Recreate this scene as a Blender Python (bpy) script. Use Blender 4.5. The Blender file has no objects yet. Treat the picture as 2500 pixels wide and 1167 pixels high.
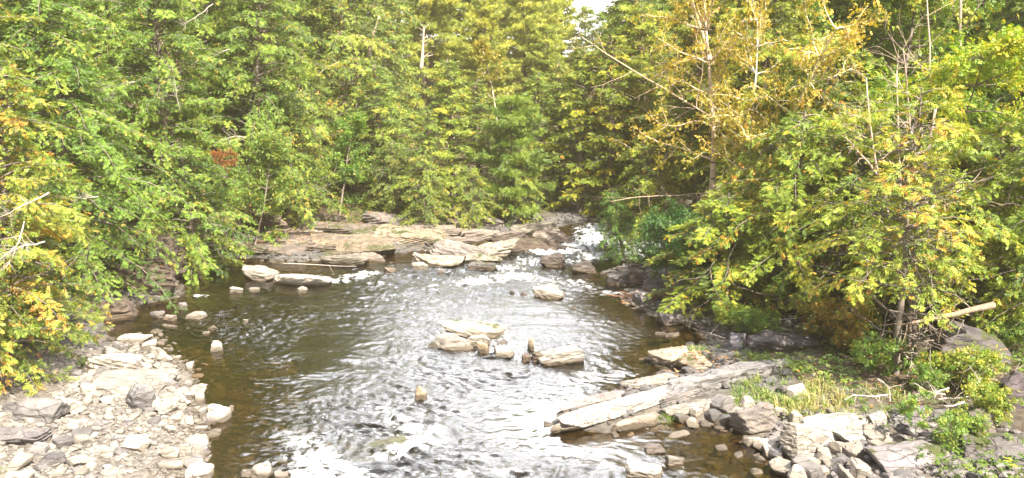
import bpy, math, random
import numpy as np
from mathutils import Vector, Matrix

# ------------------------------------------------------------------ camera, sky, sun, exposure
sc = bpy.context.scene
COL = sc.collection
CAM_Z, PITCH, FPX = 7.6, math.radians(10.0), 2165.0
cam = bpy.data.cameras.new("camera")
cam.sensor_width = 36.0
cam.lens = 36.0 * FPX / 2500.0
cam.clip_end = 2000.0
camo = bpy.data.objects.new("camera", cam)
camo.location = (0, 0, CAM_Z)
camo.rotation_euler = (math.pi / 2 - PITCH, 0, 0)
COL.objects.link(camo)
sc.camera = camo

SUN_EL = math.radians(50)
SUN_AZ = math.radians(148)          # compass direction the sun stands in, measured from +Y towards +X
sun_dir = Vector((math.sin(SUN_AZ) * math.cos(SUN_EL), math.cos(SUN_AZ) * math.cos(SUN_EL), math.sin(SUN_EL)))
w = bpy.data.worlds.new("World")
sc.world = w
w.use_nodes = True
nt = w.node_tree
nt.nodes.clear()
sky = nt.nodes.new("ShaderNodeTexSky")
sky.sky_type = 'NISHITA'
sky.sun_disc = False
sky.sun_elevation = SUN_EL
sky.sun_rotation = SUN_AZ
sky.air_density = 1.0
sky.dust_density = 3.0
bg = nt.nodes.new("ShaderNodeBackground")
bg.inputs["Strength"].default_value = 0.05
wo = nt.nodes.new("ShaderNodeOutputWorld")
nt.links.new(sky.outputs[0], bg.inputs[0])
# bright cloud glow added upstream, over the tree gap, so water mirrors white
tcw = nt.nodes.new("ShaderNodeTexCoord")
dotn = nt.nodes.new("ShaderNodeVectorMath"); dotn.operation = 'DOT_PRODUCT'
ce = math.radians(30)
dotn.inputs[1].default_value = (.06 * math.cos(ce), math.cos(ce), math.sin(ce))
nt.links.new(tcw.outputs["Generated"], dotn.inputs[0])
rw = nt.nodes.new("ShaderNodeValToRGB")
rw.color_ramp.interpolation = 'EASE'
rw.color_ramp.elements[0].position = .84; rw.color_ramp.elements[0].color = (0, 0, 0, 1)
rw.color_ramp.elements[1].position = .96; rw.color_ramp.elements[1].color = (1, 1, 1, 1)
nt.links.new(dotn.outputs["Value"], rw.inputs[0])
cn = nt.nodes.new("ShaderNodeTexNoise"); cn.inputs["Scale"].default_value = 3.5; cn.inputs["Detail"].default_value = 5
nt.links.new(tcw.outputs["Generated"], cn.inputs["Vector"])
cr = nt.nodes.new("ShaderNodeValToRGB")
cr.color_ramp.elements[0].position = .30; cr.color_ramp.elements[0].color = (.45, .45, .45, 1)
cr.color_ramp.elements[1].position = .62; cr.color_ramp.elements[1].color = (1, 1, 1, 1)
nt.links.new(cn.outputs[0], cr.inputs[0])
cm_ = nt.nodes.new("ShaderNodeMath"); cm_.operation = 'MULTIPLY'
nt.links.new(rw.outputs[0], cm_.inputs[0]); nt.links.new(cr.outputs[0], cm_.inputs[1])
cb = nt.nodes.new("ShaderNodeBackground")
cb.inputs[0].default_value = (.95, .96, 1.0, 1); cb.inputs[1].default_value = 5.2
wm = nt.nodes.new("ShaderNodeMixShader")
nt.links.new(cm_.outputs[0], wm.inputs[0]); nt.links.new(bg.outputs[0], wm.inputs[1]); nt.links.new(cb.outputs[0], wm.inputs[2])
nt.links.new(wm.outputs[0], wo.inputs[0])

sl = bpy.data.lights.new("sun", 'SUN')
sl.energy = 5.0
sl.angle = math.radians(0.5)
sl.color = (1.0, 0.93, 0.8)
so = bpy.data.objects.new("sun", sl)
so.rotation_euler = (-sun_dir).to_track_quat('-Z', 'Y').to_euler()
so.location = (30, -20, 60)
COL.objects.link(so)

sc.view_settings.view_transform = 'Standard'
sc.view_settings.look = 'None'
sc.view_settings.gamma = 1.0
sc.view_settings.exposure = 1.75
sc.render.engine = 'CYCLES'
cy = sc.cycles
cy.use_denoising = True
cy.max_bounces = 7
cy.diffuse_bounces = 2
cy.glossy_bounces = 3
cy.transmission_bounces = 3
cy.transparent_max_bounces = 6
cy.volume_bounces = 0
cy.sample_clamp_indirect = 4.0

# ------------------------------------------------------------------ helpers
def ss(a, b, x):
    t = np.clip((np.asarray(x, float) - a) / (b - a), 0, 1)
    return t * t * (3 - 2 * t)

def W(y):                                      # water level: level pool, then the rapids step up
    return 0.62 * ss(36.0, 46.5, y) + 0.5 * ss(46.5, 62.0, y)

CP, SP = math.cos(PITCH), math.sin(PITCH)
def ray(u, v):
    a, b = (u - 1250.0) / FPX, -(v - 583.5) / FPX
    return a, CP + b * SP, -SP + b * CP
def at(u, v, z=0.0):                           # where the sight line through a photo point meets height z
    dx, dy, dz = ray(u, v)
    t = (z - CAM_Z) / dz
    return np.array([dx * t, dy * t, z])
def wat(u, v):
    z = 0.0
    for _ in range(8):
        p = at(u, v, z)
        z = float(W(p[1]))
    return p
def xat(u, Y, z=3.0):
    return (u - 1250.0) / FPX * (Y * CP + (CAM_Z - z) * SP)
def mpp(p):                                    # metres per photo pixel at a point
    return (p[1] * CP + (CAM_Z - p[2]) * SP) / FPX

def sines(seed, n, k0, k1):
    r = np.random.RandomState(seed)
    d = r.normal(size=(n, 3)); d /= np.linalg.norm(d, axis=1)[:, None]
    k = np.exp(r.uniform(math.log(k0), math.log(k1), n))
    return d * k[:, None], r.uniform(0, 6.28, n), (k0 / k) ** 0.9
def noise3(P, spec):
    K, ph, am = spec
    out = np.zeros(len(P))
    for i in range(len(ph)):
        out += am[i] * np.sin(P @ K[i] + ph[i] + 1.3 * np.sin(P @ K[(i + 3) % len(ph)] * 0.7 + ph[i]))
    return out / math.sqrt((am ** 2).sum() * 0.5 + 1e-9)

def mesh(name, V, quads=None, tris=None, mat=None, smooth=False, attrs=None):
    me = bpy.data.meshes.new(name)
    V = np.asarray(V, np.float32)
    me.vertices.add(len(V))
    me.vertices.foreach_set("co", V.ravel())
    nq = 0 if quads is None else len(quads)
    n3 = 0 if tris is None else len(tris)
    idx, start, tot = [], [], []
    if nq:
        idx.append(np.asarray(quads, np.int32).ravel())
        start.append(np.arange(nq) * 4); tot.append(np.full(nq, 4))
    if n3:
        idx.append(np.asarray(tris, np.int32).ravel())
        start.append(nq * 4 + np.arange(n3) * 3); tot.append(np.full(n3, 3))
    idx = np.concatenate(idx)
    me.loops.add(len(idx))
    me.loops.foreach_set("vertex_index", idx)
    me.polygons.add(nq + n3)
    me.polygons.foreach_set("loop_start", np.concatenate(start).astype(np.int32))
    me.polygons.foreach_set("loop_total", np.concatenate(tot).astype(np.int32))
    me.polygons.foreach_set("use_smooth", np.full(nq + n3, smooth))
    for k, a in (attrs or {}).items():
        at_ = me.attributes.new(k, 'FLOAT', 'POINT')
        at_.data.foreach_set("value", np.asarray(a, np.float32))
    me.update(calc_edges=True)
    if mat:
        me.materials.append(mat)
    return me

def obj(name, me, parent=None, loc=None, rot=None, scale=None, color=None):
    o = bpy.data.objects.new(name, me)
    COL.objects.link(o)
    if parent: o.parent = parent
    if loc is not None: o.location = [float(c) for c in loc]
    if rot is not None: o.rotation_euler = rot
    if scale is not None: o.scale = scale if hasattr(scale, '__len__') else (scale,) * 3
    if color is not None: o.color = (*color, 1.0)
    return o
def tag(o, label=None, cat=None, group=None, kind=None):
    if label: o["label"] = label
    if cat: o["category"] = cat
    if group: o["group"] = group
    if kind: o["kind"] = kind
    return o

def grid_quads(nx, ny):
    i = np.arange(ny - 1)[:, None] * nx + np.arange(nx - 1)[None, :]
    return np.stack([i, i + 1, i + 1 + nx, i + nx], -1).reshape(-1, 4)

# ------------------------------------------------------------------ materials
def newmat(name):
    m = bpy.data.materials.new(name)
    m.use_nodes = True
    t = m.node_tree
    t.nodes.clear()
    out = t.nodes.new("ShaderNodeOutputMaterial")
    return m, t, out
def N(t, typ, **kw):
    n = t.nodes.new(typ)
    for k, v in kw.items():
        if k in n.inputs.keys() if isinstance(k, str) else False:
            n.inputs[k].default_value = v
        else:
            setattr(n, k, v)
    return n
def ramp(t, fac, stops, interp='LINEAR'):
    r = t.nodes.new("ShaderNodeValToRGB")
    r.color_ramp.interpolation = interp
    e = r.color_ramp.elements
    while len(e) < len(stops): e.new(0.5)
    for el, (p, c) in zip(e, stops):
        el.position = p
        el.color = (*c, 1) if len(c) == 3 else c
    t.links.new(fac, r.inputs[0])
    return r.outputs[0]
def mix(t, fac, a, b, mode='MIX'):
    n = t.nodes.new("ShaderNodeMix")
    n.data_type = 'RGBA'; n.blend_type = mode
    for i, val in ((0, fac), (6, a), (7, b)):
        if hasattr(val, 'links'): t.links.new(val, n.inputs[i])
        elif i == 0: n.inputs[0].default_value = val
        else: n.inputs[i].default_value = (*val, 1)
    return n.outputs[2]
def noise_tex(t, scale, detail=4, rough=0.6, vec=None, dist=0.0):
    n = t.nodes.new("ShaderNodeTexNoise")
    n.inputs["Scale"].default_value = scale
    n.inputs["Detail"].default_value = detail
    n.inputs["Roughness"].default_value = rough
    n.inputs["Distortion"].default_value = dist
    if vec: t.links.new(vec, n.inputs["Vector"])
    return n.outputs[0]
def math_(t, op, a, b=None, clamp=False):
    n = t.nodes.new("ShaderNodeMath"); n.operation = op; n.use_clamp = clamp
    for i, val in enumerate((a, b)):
        if val is None: continue
        if hasattr(val, 'links'): t.links.new(val, n.inputs[i])
        else: n.inputs[i].default_value = val
    return n.outputs[0]
def attr(t, name):
    n = t.nodes.new("ShaderNodeAttribute"); n.attribute_name = name
    return n.outputs["Fac"]
def mapping(t, vec, scale, rot=(0, 0, 0)):
    n = t.nodes.new("ShaderNodeMapping")
    n.inputs["Scale"].default_value = scale
    n.inputs["Rotation"].default_value = rot
    t.links.new(vec, n.inputs["Vector"])
    return n.outputs[0]

def leaf_material(name, stops, transl=0.38, gloss=0.05):
    m, t, out = newmat(name)
    c = ramp(t, attr(t, "tint"), stops)
    oi = t.nodes.new("ShaderNodeObjectInfo")
    c = mix(t, 1.0, c, oi.outputs["Color"], 'MULTIPLY')
    d = N(t, "ShaderNodeBsdfDiffuse"); t.links.new(c, d.inputs[0])
    tr = N(t, "ShaderNodeBsdfTranslucent")
    c2 = mix(t, 1.0, c, (1.15, 1.12, 0.55), 'MULTIPLY')
    t.links.new(c2, tr.inputs[0])
    ms = N(t, "ShaderNodeMixShader"); ms.inputs[0].default_value = transl
    t.links.new(d.outputs[0], ms.inputs[1]); t.links.new(tr.outputs[0], ms.inputs[2])
    gl = N(t, "ShaderNodeBsdfGlossy"); gl.inputs["Roughness"].default_value = 0.5
    m2 = N(t, "ShaderNodeMixShader"); m2.inputs[0].default_value = gloss
    t.links.new(ms.outputs[0], m2.inputs[1]); t.links.new(gl.outputs[0], m2.inputs[2])
    t.links.new(m2.outputs[0], out.inputs[0])
    return m
M = {}
M['cedar'] = leaf_material("cedar_leaf", [(0.0, (.04, .08, .013)), (.35, (.12, .21, .025)), (.65, (.27, .37, .05)), (.86, (.40, .45, .07)), (.93, (.50, .42, .07)), (1.0, (.52, .24, .05))], .24)
M['broad'] = leaf_material("broad_leaf", [(0.0, (.06, .14, .025)), (.5, (.15, .28, .04)), (.85, (.33, .40, .06)), (1.0, (.50, .36, .06))], .42)
M['gold'] = leaf_material("gold_leaf", [(0.0, (.20, .22, .03)), (.4, (.38, .33, .05)), (.8, (.56, .42, .07)), (1.0, (.56, .28, .05))], .42)
M['pine'] = leaf_material("pine_needle", [(0.0, (.14, .17, .05)), (.5, (.28, .29, .08)), (1.0, (.46, .40, .12))], .4)
M['grass'] = leaf_material("grass_blade", [(0.0, (.10, .19, .03)), (.5, (.24, .33, .06)), (.75, (.45, .42, .16)), (1.0, (.58, .45, .22))], .35)
M['litter'] = leaf_material("dry_leaf", [(0.0, (.22, .10, .04)), (.5, (.36, .15, .05)), (1.0, (.48, .32, .14))], .1)

def bark_material(name, a, b, marks=None):
    m, t, out = newmat(name)
    tc = t.nodes.new("ShaderNodeTexCoord")
    v = mapping(t, tc.outputs["Object"], (9, 9, 1.6))
    n1 = noise_tex(t, 1.6, 5, .65, v)
    c = ramp(t, n1, [(.32, a), (.68, b)])
    if marks:
        v2 = mapping(t, tc.outputs["Object"], (2.0, 2.0, 9.0))
        k = noise_tex(t, 1.0, 3, .6, v2)
        c = mix(t, ramp(t, k, [(.60, (0, 0, 0)), (.66, (1, 1, 1))]), c, marks)
    oi = t.nodes.new("ShaderNodeObjectInfo")
    c = mix(t, 1.0, c, oi.outputs["Color"], 'MULTIPLY')
    p = N(t, "ShaderNodeBsdfPrincipled"); t.links.new(c, p.inputs["Base Color"])
    p.inputs["Roughness"].default_value = .85
    bm = t.nodes.new("ShaderNodeBump"); bm.inputs["Strength"].default_value = .6; bm.inputs["Distance"].default_value = .02
    t.links.new(n1, bm.inputs["Height"]); t.links.new(bm.outputs[0], p.inputs["Normal"])
    t.links.new(p.outputs[0], out.inputs[0])
    return m
M['bark'] = bark_material("cedar_bark", (.10, .075, .06), (.30, .25, .21))
M['birch'] = bark_material("birch_bark", (.55, .50, .44), (.75, .70, .62), (.09, .07, .06))
M['dead'] = bark_material("dead_wood", (.28, .23, .19), (.60, .52, .45))
M['drift'] = bark_material("weathered_log", (.26, .19, .14), (.55, .46, .37))
M['redlog'] = bark_material("rotten_log", (.13, .06, .04), (.30, .16, .10))

def rock_material(name, dark, light, moss=0.0, speck=0.5, wetz=True):
    m, t, out = newmat(name)
    tc = t.nodes.new("ShaderNodeTexCoord")
    geo = t.nodes.new("ShaderNodeNewGeometry")
    oi = t.nodes.new("ShaderNodeObjectInfo")
    pos = geo.outputs["Position"]
    n1 = noise_tex(t, 2.2, 6, .65, pos)
    vs = mapping(t, pos, (1.6, 2.6, 9.0), (0.25, 0.15, 0.5))
    n2 = noise_tex(t, 1.0, 5, .6, vs, .4)              # bedding planes
    n3 = noise_tex(t, 28, 3, .7, pos)
    f = math_(t, 'ADD', math_(t, 'MULTIPLY', n1, .55), math_(t, 'MULTIPLY', n2, .45))
    c = ramp(t, f, [(.36, dark), (.60, light)])
    c = mix(t, math_(t, 'MULTIPLY', ramp(t, n3, [(.35, (1, 1, 1)), (.5, (0, 0, 0))]), speck), c, dark)
    n5 = noise_tex(t, .9, 8, .75, mapping(t, pos, (1, 1, 2.5), (.3, .2, .1)), .8)
    c = mix(t, math_(t, 'MULTIPLY', ramp(t, n5, [(.54, (0, 0, 0)), (.66, (1, 1, 1))]), .75), c, tuple(q * .75 for q in dark))
    rnd = math_(t, 'ADD', math_(t, 'MULTIPLY', oi.outputs["Random"], .6), .66)
    cm = t.nodes.new("ShaderNodeCombineColor")
    for i in range(3): t.links.new(rnd, cm.inputs[i])
    c = mix(t, 1.0, c, cm.outputs[0], 'MULTIPLY')
    c = mix(t, 1.0, c, oi.outputs["Color"], 'MULTIPLY')
    v3 = mapping(t, pos, (1.0, 2.4, 5.0), (.1, .3, .5))
    crack = N(t, "ShaderNodeTexVoronoi"); crack.feature = 'DISTANCE_TO_EDGE'; crack.inputs["Scale"].default_value = .9
    wv = t.nodes.new("ShaderNodeVectorMath"); wv.operation = 'ADD'
    nc = t.nodes.new("ShaderNodeTexNoise"); nc.inputs["Scale"].default_value = 1.7; nc.inputs["Detail"].default_value = 4
    t.links.new(pos, nc.inputs["Vector"])
    t.links.new(v3, wv.inputs[0]); t.links.new(nc.outputs["Color"], wv.inputs[1])
    t.links.new(wv.outputs[0], crack.inputs["Vector"])
    ck = ramp(t, crack.outputs["Distance"], [(0.0, (0, 0, 0)), (.022, (1, 1, 1))])
    c = mix(t, math_(t, 'MULTIPLY', math_(t, 'SUBTRACT', 1.0, ck), .7), c, (.035, .028, .022))
    if moss:
        nm = noise_tex(t, 1.3, 5, .7, pos)
        sp = t.nodes.new("ShaderNodeSeparateXYZ"); t.links.new(geo.outputs["Normal"], sp.inputs[0])
        mk = math_(t, 'MULTIPLY', ramp(t, nm, [(.62 - moss * .2, (0, 0, 0)), (.68 - moss * .2, (1, 1, 1))]), ramp(t, sp.outputs[2], [(.2, (0, 0, 0)), (.6, (1, 1, 1))]))
        c = mix(t, mk, c, (.055, .062, .016))
    sz = t.nodes.new("ShaderNodeSeparateXYZ"); t.links.new(pos, sz.inputs[0])
    p = N(t, "ShaderNodeBsdfPrincipled")
    p.inputs["Roughness"].default_value = .82
    if wetz:                                            # wet band at the water line
        zz = math_(t, 'ADD', sz.outputs[2], math_(t, 'MULTIPLY', n1, -.08))
        wet = ramp(t, zz, [(.05, (1, 1, 1)), (.12, (0, 0, 0))])
        c = mix(t, math_(t, 'MULTIPLY', wet, .75), c, (.07, .05, .03))
    t.links.new(c, p.inputs["Base Color"])
    h = math_(t, 'ADD', math_(t, 'MULTIPLY', n2, 1.2), math_(t, 'ADD', math_(t, 'MULTIPLY', n3, .35), math_(t, 'MULTIPLY', ck, .8)))
    bm = t.nodes.new("ShaderNodeBump"); bm.inputs["Strength"].default_value = .75; bm.inputs["Distance"].default_value = .035
    t.links.new(h, bm.inputs["Height"]); t.links.new(bm.outputs[0], p.inputs["Normal"])
    t.links.new(p.outputs[0], out.inputs[0])
    return m
M['pale'] = rock_material("pale_rock", (.19, .165, .14), (.40, .36, .31), 0, .35)
M['mossy'] = rock_material("pale_mossy_rock", (.17, .145, .115), (.37, .325, .265), .45, .4)
M['gray'] = rock_material("grey_rock", (.085, .078, .078), (.22, .205, .20), 0, .5)
M['graymoss'] = rock_material("grey_mossy_rock", (.075, .068, .066), (.20, .18, .17), .6, .6)
M['dark'] = rock_material("dark_wet_and_shade_rock", (.035, .028, .024), (.11, .088, .075), .25, .4)  # wet tone in the river; on the cliffs it carries painted shade

# ------------------------------------------------------------------ river outline and ground
LEFT = [(600, 1500), (545, 1250), (525, 1167), (508, 1060), (492, 960), (445, 880), (350, 850), (262, 835), (248, 775), (350, 742), (452, 722), (436, 690), (452, 648), (560, 628), (720, 640), (840, 632), (960, 618), (1090, 604), (1160, 590), (1230, 574), (1320, 560)]
FAR = [(1395, 548), (1480, 533), (1600, 528), (1760, 540)]
RIGHT = [(1760, 585), (1640, 622), (1540, 650), (1462, 664), (1505, 686), (1545, 702), (1520, 738), (1600, 768), (1700, 800), (1735, 835), (1640, 858), (1590, 885), (1650, 905), (1600, 932), (1520, 948), (1365, 1003), (1345, 1040), (1480, 1055), (1640, 1028), (1790, 1040), (1850, 1095), (1925, 1145), (1960, 1200), (2040, 1300), (2200, 1500)]
POLY = np.array([wat(u, v)[:2] for u, v in LEFT + FAR + RIGHT])
POLY = np.vstack([[POLY[0][0] - .5, -6], POLY, [POLY[-1][0] + .5, -6]])
def sdist(P):                                  # signed distance to the river outline, negative in the water
    P = np.asarray(P, float)
    A, B = POLY, np.roll(POLY, -1, 0)
    d = np.full(len(P), 1e9); ins = np.zeros(len(P), bool)
    for a, b in zip(A, B):
        e = b - a; wv = P - a
        tt = np.clip((wv @ e) / (e @ e), 0, 1)
        d = np.minimum(d, np.hypot(*(wv - tt[:, None] * e).T))
        c = ((a[1] > P[:, 1]) != (b[1] > P[:, 1]))
        if b[1] != a[1]:
            ins ^= c & (P[:, 0] < (b[0] - a[0]) * (P[:, 1] - a[1]) / (b[1] - a[1]) + a[0])
    return np.where(ins, -d, d)
S_G = sines(5, 10, .5, 4.0)
S_B = sines(6, 8, .08, .4)
def ground_z(P):
    P = np.asarray(P, float)
    d = sdist(P)
    x, y = P[:, 0], P[:, 1]
    P3 = np.c_[P, np.zeros(len(P))]
    n = noise3(P3, S_G); nb = noise3(P3, S_B)
    wl = W(y)
    bed = -(.06 + .80 * (1 - np.exp(-.18 * np.abs(d) - .13 * d * d))) + .035 * n
    left = x < -1
    beach = left * ss(27, 23, y)
    o = np.maximum(d, 0)
    lb = beach * (.09 * np.minimum(o, 5) + .34 * np.maximum(o - 5, 0)) + (1 - beach) * (.22 * np.minimum(o, 4) + .36 * np.maximum(o - 4, 0))
    rb = .14 * np.minimum(o, 4.5) + .30 * np.maximum(o - 4.5, 0)
    bank = np.where(left, lb, rb)
    bank = 12 * (1 - np.exp(-bank / 12))
    far = ss(36.5, 42, y) * ss(90, 60, y) * ss(-14, -8, x) * ss(16, 9, x)
    bank = bank * (1 - .78 * far)
    land = bank + .03 + (.05 * n + .25 * nb * ss(3, 10, o)) * ss(.0, 1.2, o)
    return wl + np.where(d < 0, bed, np.maximum(land, .015))
def gz(x, y):
    return float(ground_z(np.array([[x, y]]))[0])

def axis(parts):
    out = []
    for a, b, s in parts:
        out.append(np.arange(a, b, s))
    return np.concatenate(out)
gx = axis([(-420, -60, 40), (-60, -24, 3), (-24, -16, .6), (-16, 18, .16), (18, 30, .7), (30, 60, 3), (60, 441, 40)])
gy = axis([(-60, -8, 6), (-8, 10, 1.2), (10, 52, .17), (52, 70, .7), (70, 120, 4), (120, 700, 50)])
X, Y = np.meshgrid(gx, gy)
P2 = np.c_[X.ravel(), Y.ravel()]
GZ = ground_z(P2)
D = sdist(P2)
beach_a = .0 * D
beach_a = np.maximum(beach_a, ss(6.5, 3.5, D) * ((P2[:, 0] < -4) & (P2[:, 1] < 24)) * (D > 0))
beach_a = np.maximum(beach_a, .8 * ss(4.0, 2.5, D) * ((P2[:, 0] > 3) & (P2[:, 1] < 20)) * (D > 0))
rocky_a = ss(4.5, 2.0, D + 1.2 * noise3(np.c_[P2, GZ], S_G)) * (D > -.4)
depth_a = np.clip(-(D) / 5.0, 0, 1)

m, t, out = newmat("bank_and_bed")
geo = t.nodes.new("ShaderNodeNewGeometry"); pos = geo.outputs["Position"]
n1 = noise_tex(t, 1.4, 6, .65, pos); n2 = noise_tex(t, 9, 5, .7, pos); n3 = noise_tex(t, 40, 3, .7, pos)
soil = ramp(t, n2, [(.3, (.035, .024, .016)), (.6, (.11, .075, .045)), (.75, (.20, .12, .06))])
soil = mix(t, ramp(t, n1, [(.5, (0, 0, 0)), (.62, (1, 1, 1))]), soil, (.07, .09, .025))
grv = ramp(t, n2, [(.32, (.07, .058, .046)), (.62, (.21, .18, .15))])
vo = N(t, "ShaderNodeTexVoronoi"); vo.inputs["Scale"].default_value = 5.5
t.links.new(mapping(t, pos, (1, 1.5, 1)), vo.inputs["Vector"])
sep = t.nodes.new("ShaderNodeSeparateColor"); t.links.new(vo.outputs["Color"], sep.inputs[0])
cob = ramp(t, sep.outputs[0], [(0, (.03, .019, .008)), (.6, (.075, .046, .018)), (1, (.14, .09, .036))])
cob = mix(t, ramp(t, vo.outputs["Distance"], [(.35, (0, 0, 0)), (.6, (1, 1, 1))]), cob, (.025, .016, .007))
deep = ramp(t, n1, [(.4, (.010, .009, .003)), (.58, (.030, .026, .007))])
bed = mix(t, ramp(t, attr(t, "depth"), [(.12, (0, 0, 0)), (.55, (1, 1, 1))]), cob, deep)  # light lost with depth put into a darker bed colour
rk = ramp(t, noise_tex(t, 1.0, 6, .7, mapping(t, pos, (1.5, 5, 14), (.2, .1, .3)), .5), [(.35, (.035, .032, .029)), (.62, (.165, .15, .135))])
land = mix(t, attr(t, "beach"), mix(t, attr(t, "rocky"), soil, rk), grv)
isbed = ramp(t, attr(t, "depth"), [(.0, (0, 0, 0)), (.02, (1, 1, 1))])
c = mix(t, isbed, land, bed)
p = N(t, "ShaderNodeBsdfPrincipled"); p.inputs["Roughness"].default_value = .9
t.links.new(c, p.inputs["Base Color"])
bm = t.nodes.new("ShaderNodeBump"); bm.inputs["Strength"].default_value = .8; bm.inputs["Distance"].default_value = .06
t.links.new(math_(t, 'ADD', n2, math_(t, 'MULTIPLY', n3, .4)), bm.inputs["Height"]); t.links.new(bm.outputs[0], p.inputs["Normal"])
t.links.new(p.outputs[0], out.inputs[0])
M['ground'] = m
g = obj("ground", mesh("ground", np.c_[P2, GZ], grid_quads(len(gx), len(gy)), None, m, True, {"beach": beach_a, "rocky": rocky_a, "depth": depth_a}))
tag(g, kind="structure")

# ------------------------------------------------------------------ water
def fft_tile(seed, n, size, lam, spread, ang, aspread):
    r = np.random.RandomState(seed)
    f = np.fft.fft2(r.normal(size=(n, n)))
    k = np.fft.fftfreq(n, size / n)
    KX, KY = np.meshgrid(k, k)
    K = np.hypot(KX, KY) + 1e-9
    flt = np.exp(-.5 * (np.log(K * lam) / spread) ** 2)
    th = np.arctan2(KY, KX)
    flt *= .12 + np.exp(-.5 * (np.sin(th - ang) / aspread) ** 2)
    h = np.real(np.fft.ifft2(f * flt))
    return h / h.std()
def samp(T, size, x, y):
    n = T.shape[0]
    fx, fy = (x / size * n) % n, (y / size * n) % n
    i, j = fx.astype(int) % n, fy.astype(int) % n
    a, b = fx - np.floor(fx), fy - np.floor(fy)
    i1, j1 = (i + 1) % n, (j + 1) % n
    return (T[j, i] * (1 - a) + T[j, i1] * a) * (1 - b) + (T[j1, i] * (1 - a) + T[j1, i1] * a) * b
wx = np.arange(-15.5, 26, .052)
wy = axis([(6, 15, .3), (15, 24, .05), (24, 36, .075), (36, 62, .13)])
X, Y = np.meshgrid(wx, wy)
x, y = X.ravel(), Y.ravel()
T1 = fft_tile(1, 512, 18.0, .62, .5, 1.15, .8)
T2 = fft_tile(2, 512, 11.0, .25, .45, .9, .9)
T3 = fft_tile(3, 512, 23.0, 2.4, .5, 1.5, .8)
dw = sdist(np.c_[x, y])
wxp = x + .10 * samp(T3, 23.0, y, x); wyp = y + .14 * samp(T3, 23.0, x + 7, y * .8)
near = ss(-.3, -3.2, dw)
rough = .10 + .9 * near
calm = np.exp(-(((x + 5.2) / 2.2) ** 2 + ((y - 24.5) / 5) ** 2)) + np.exp(-(((x + 8) / 3.2) ** 2 + ((y - 33) / 4) ** 2)) + np.exp(-(((x - 3.9) / 2.1) ** 2 + ((y - 17) / 1.8) ** 2)) + .9 * np.exp(-(((x - 6) / 3) ** 2 + ((y - 26.5) / 3) ** 2)) + .72 * np.exp(-(((x - .9) / 2.4) ** 2 + ((y - 29) / 4.0) ** 2))
rough *= 1 - .85 * np.clip(calm, 0, 1)
FOAM = [  # u, v, radius across, radius along, strength
    (735, 1085, .45, .5, .8), (770, 1120, .6, .6, 1.0), (800, 1150, .7, .5, 1.05), (740, 1160, .5, .4, .9), (850, 1167, .5, .3, .9), (700, 1060, .4, .3, .5), (750, 1065, .5, .2, .6),
    (940, 1003, .3, .25, .7), (975, 1025, .35, .3, .85), (1010, 1050, .4, .35, .95), (1035, 1075, .45, .3, 1.0), (1000, 1095, .5, .25, 1.0), (950, 1112, .4, .2, .9), (1060, 1050, .4, .3, .7), (1085, 1045, .3, .2, .5),
    (1250, 1085, .25, .4, .6), (1180, 1120, .4, .4, .45), (1240, 1150, .45, .3, .65), (1130, 1160, .3, .3, .6), (1330, 1060, .3, .2, .4),
    (1430, 914, .3, .25, .9), (1510, 915, .35, .25, .95), (1470, 925, .5, .3, .5), (1150, 985, .5, .3, .4), (1330, 970, .5, .4, .4), (880, 950, .5, .3, .35), (1190, 1000, .4, .3, .4),
    (820, 688, .7, .5, .9), (865, 675, .7, .5, 1.0), (900, 668, .6, .5, .8), (930, 692, .7, .5, .45), (780, 672, .6, .4, .4), (490, 722, .45, .4, .8), (520, 730, .4, .3, .4),
    (1160, 688, .8, .7, .9), (1210, 682, .9, .8, .9), (1260, 676, .9, .8, .8), (1310, 684, .8, .7, .7), (1340, 700, .8, .7, .5), (1240, 655, .8, .8, .6), (1300, 640, .8, 1.0, .6), (1400, 690, 1.0, .8, .6), (1060, 700, .8, .6, .4),
    (990, 610, .6, .4, .9), (1030, 608, .7, .4, 1.0), (1075, 604, .7, .4, .9), (1130, 597, .5, .4, .8), (1215, 600, .5, .5, .6), (1270, 580, .5, .5, .8), (1140, 632, .25, .3, .8),
    (1330, 614, .8, .7, .9), (1380, 612, .9, .8, 1.0), (1420, 600, 1.0, 1.0, 1.1), (1450, 580, 1.2, 1.2, 1.1), (1470, 560, 1.5, 1.5, 1.1), (1530, 560, 2.0, 1.6, 1.1), (1560, 600, 1.5, 1.5, 1.1), (1530, 625, 1.2, 1.0, 1.0), (1620, 580, 1.6, 1.5, 1.0), (1450, 625, 1.0, 1.0, .75), (1400, 640, .8, .7, .5),
    (1480, 715, .8, .5, .6), (1530, 718, .6, .4, .6), (1440, 700, .8, .5, .5)]
foam = np.zeros(len(x))
for u, v, rx, ry, s in FOAM:
    q = wat(u, v)
    foam = np.maximum(foam, s * np.exp(-((x - q[0]) / rx) ** 2 - ((y - q[1]) / ry) ** 2))
T4 = fft_tile(4, 512, 9.0, .42, .6, 1.0, .9)
foam_glint = np.clip(foam * (1.0 + .40 * samp(T4, 9.0, wxp, wyp)) + .16 * near * (1 - np.clip(calm, 0, 1)) + .05 * samp(T4, 9.0, wxp, wyp) * near, 0, 1.4)  # real foam, plus white sky glints of the open stream painted in
far_r = 1 + .7 * ss(32, 40, y)
h = (.018 * samp(T1, 18.0, wxp, wyp) + .0145 * samp(T2, 11.0, wxp * 1.0, wyp)) * rough * far_r + .012 * samp(T3, 23.0, x, y) * near
h += .03 * foam * samp(T1, 18.0, wxp * 1.3 + 3, wyp * 1.3) + .05 * foam * near
z = W(y) + h * ss(.0, -.5, dw)
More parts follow.
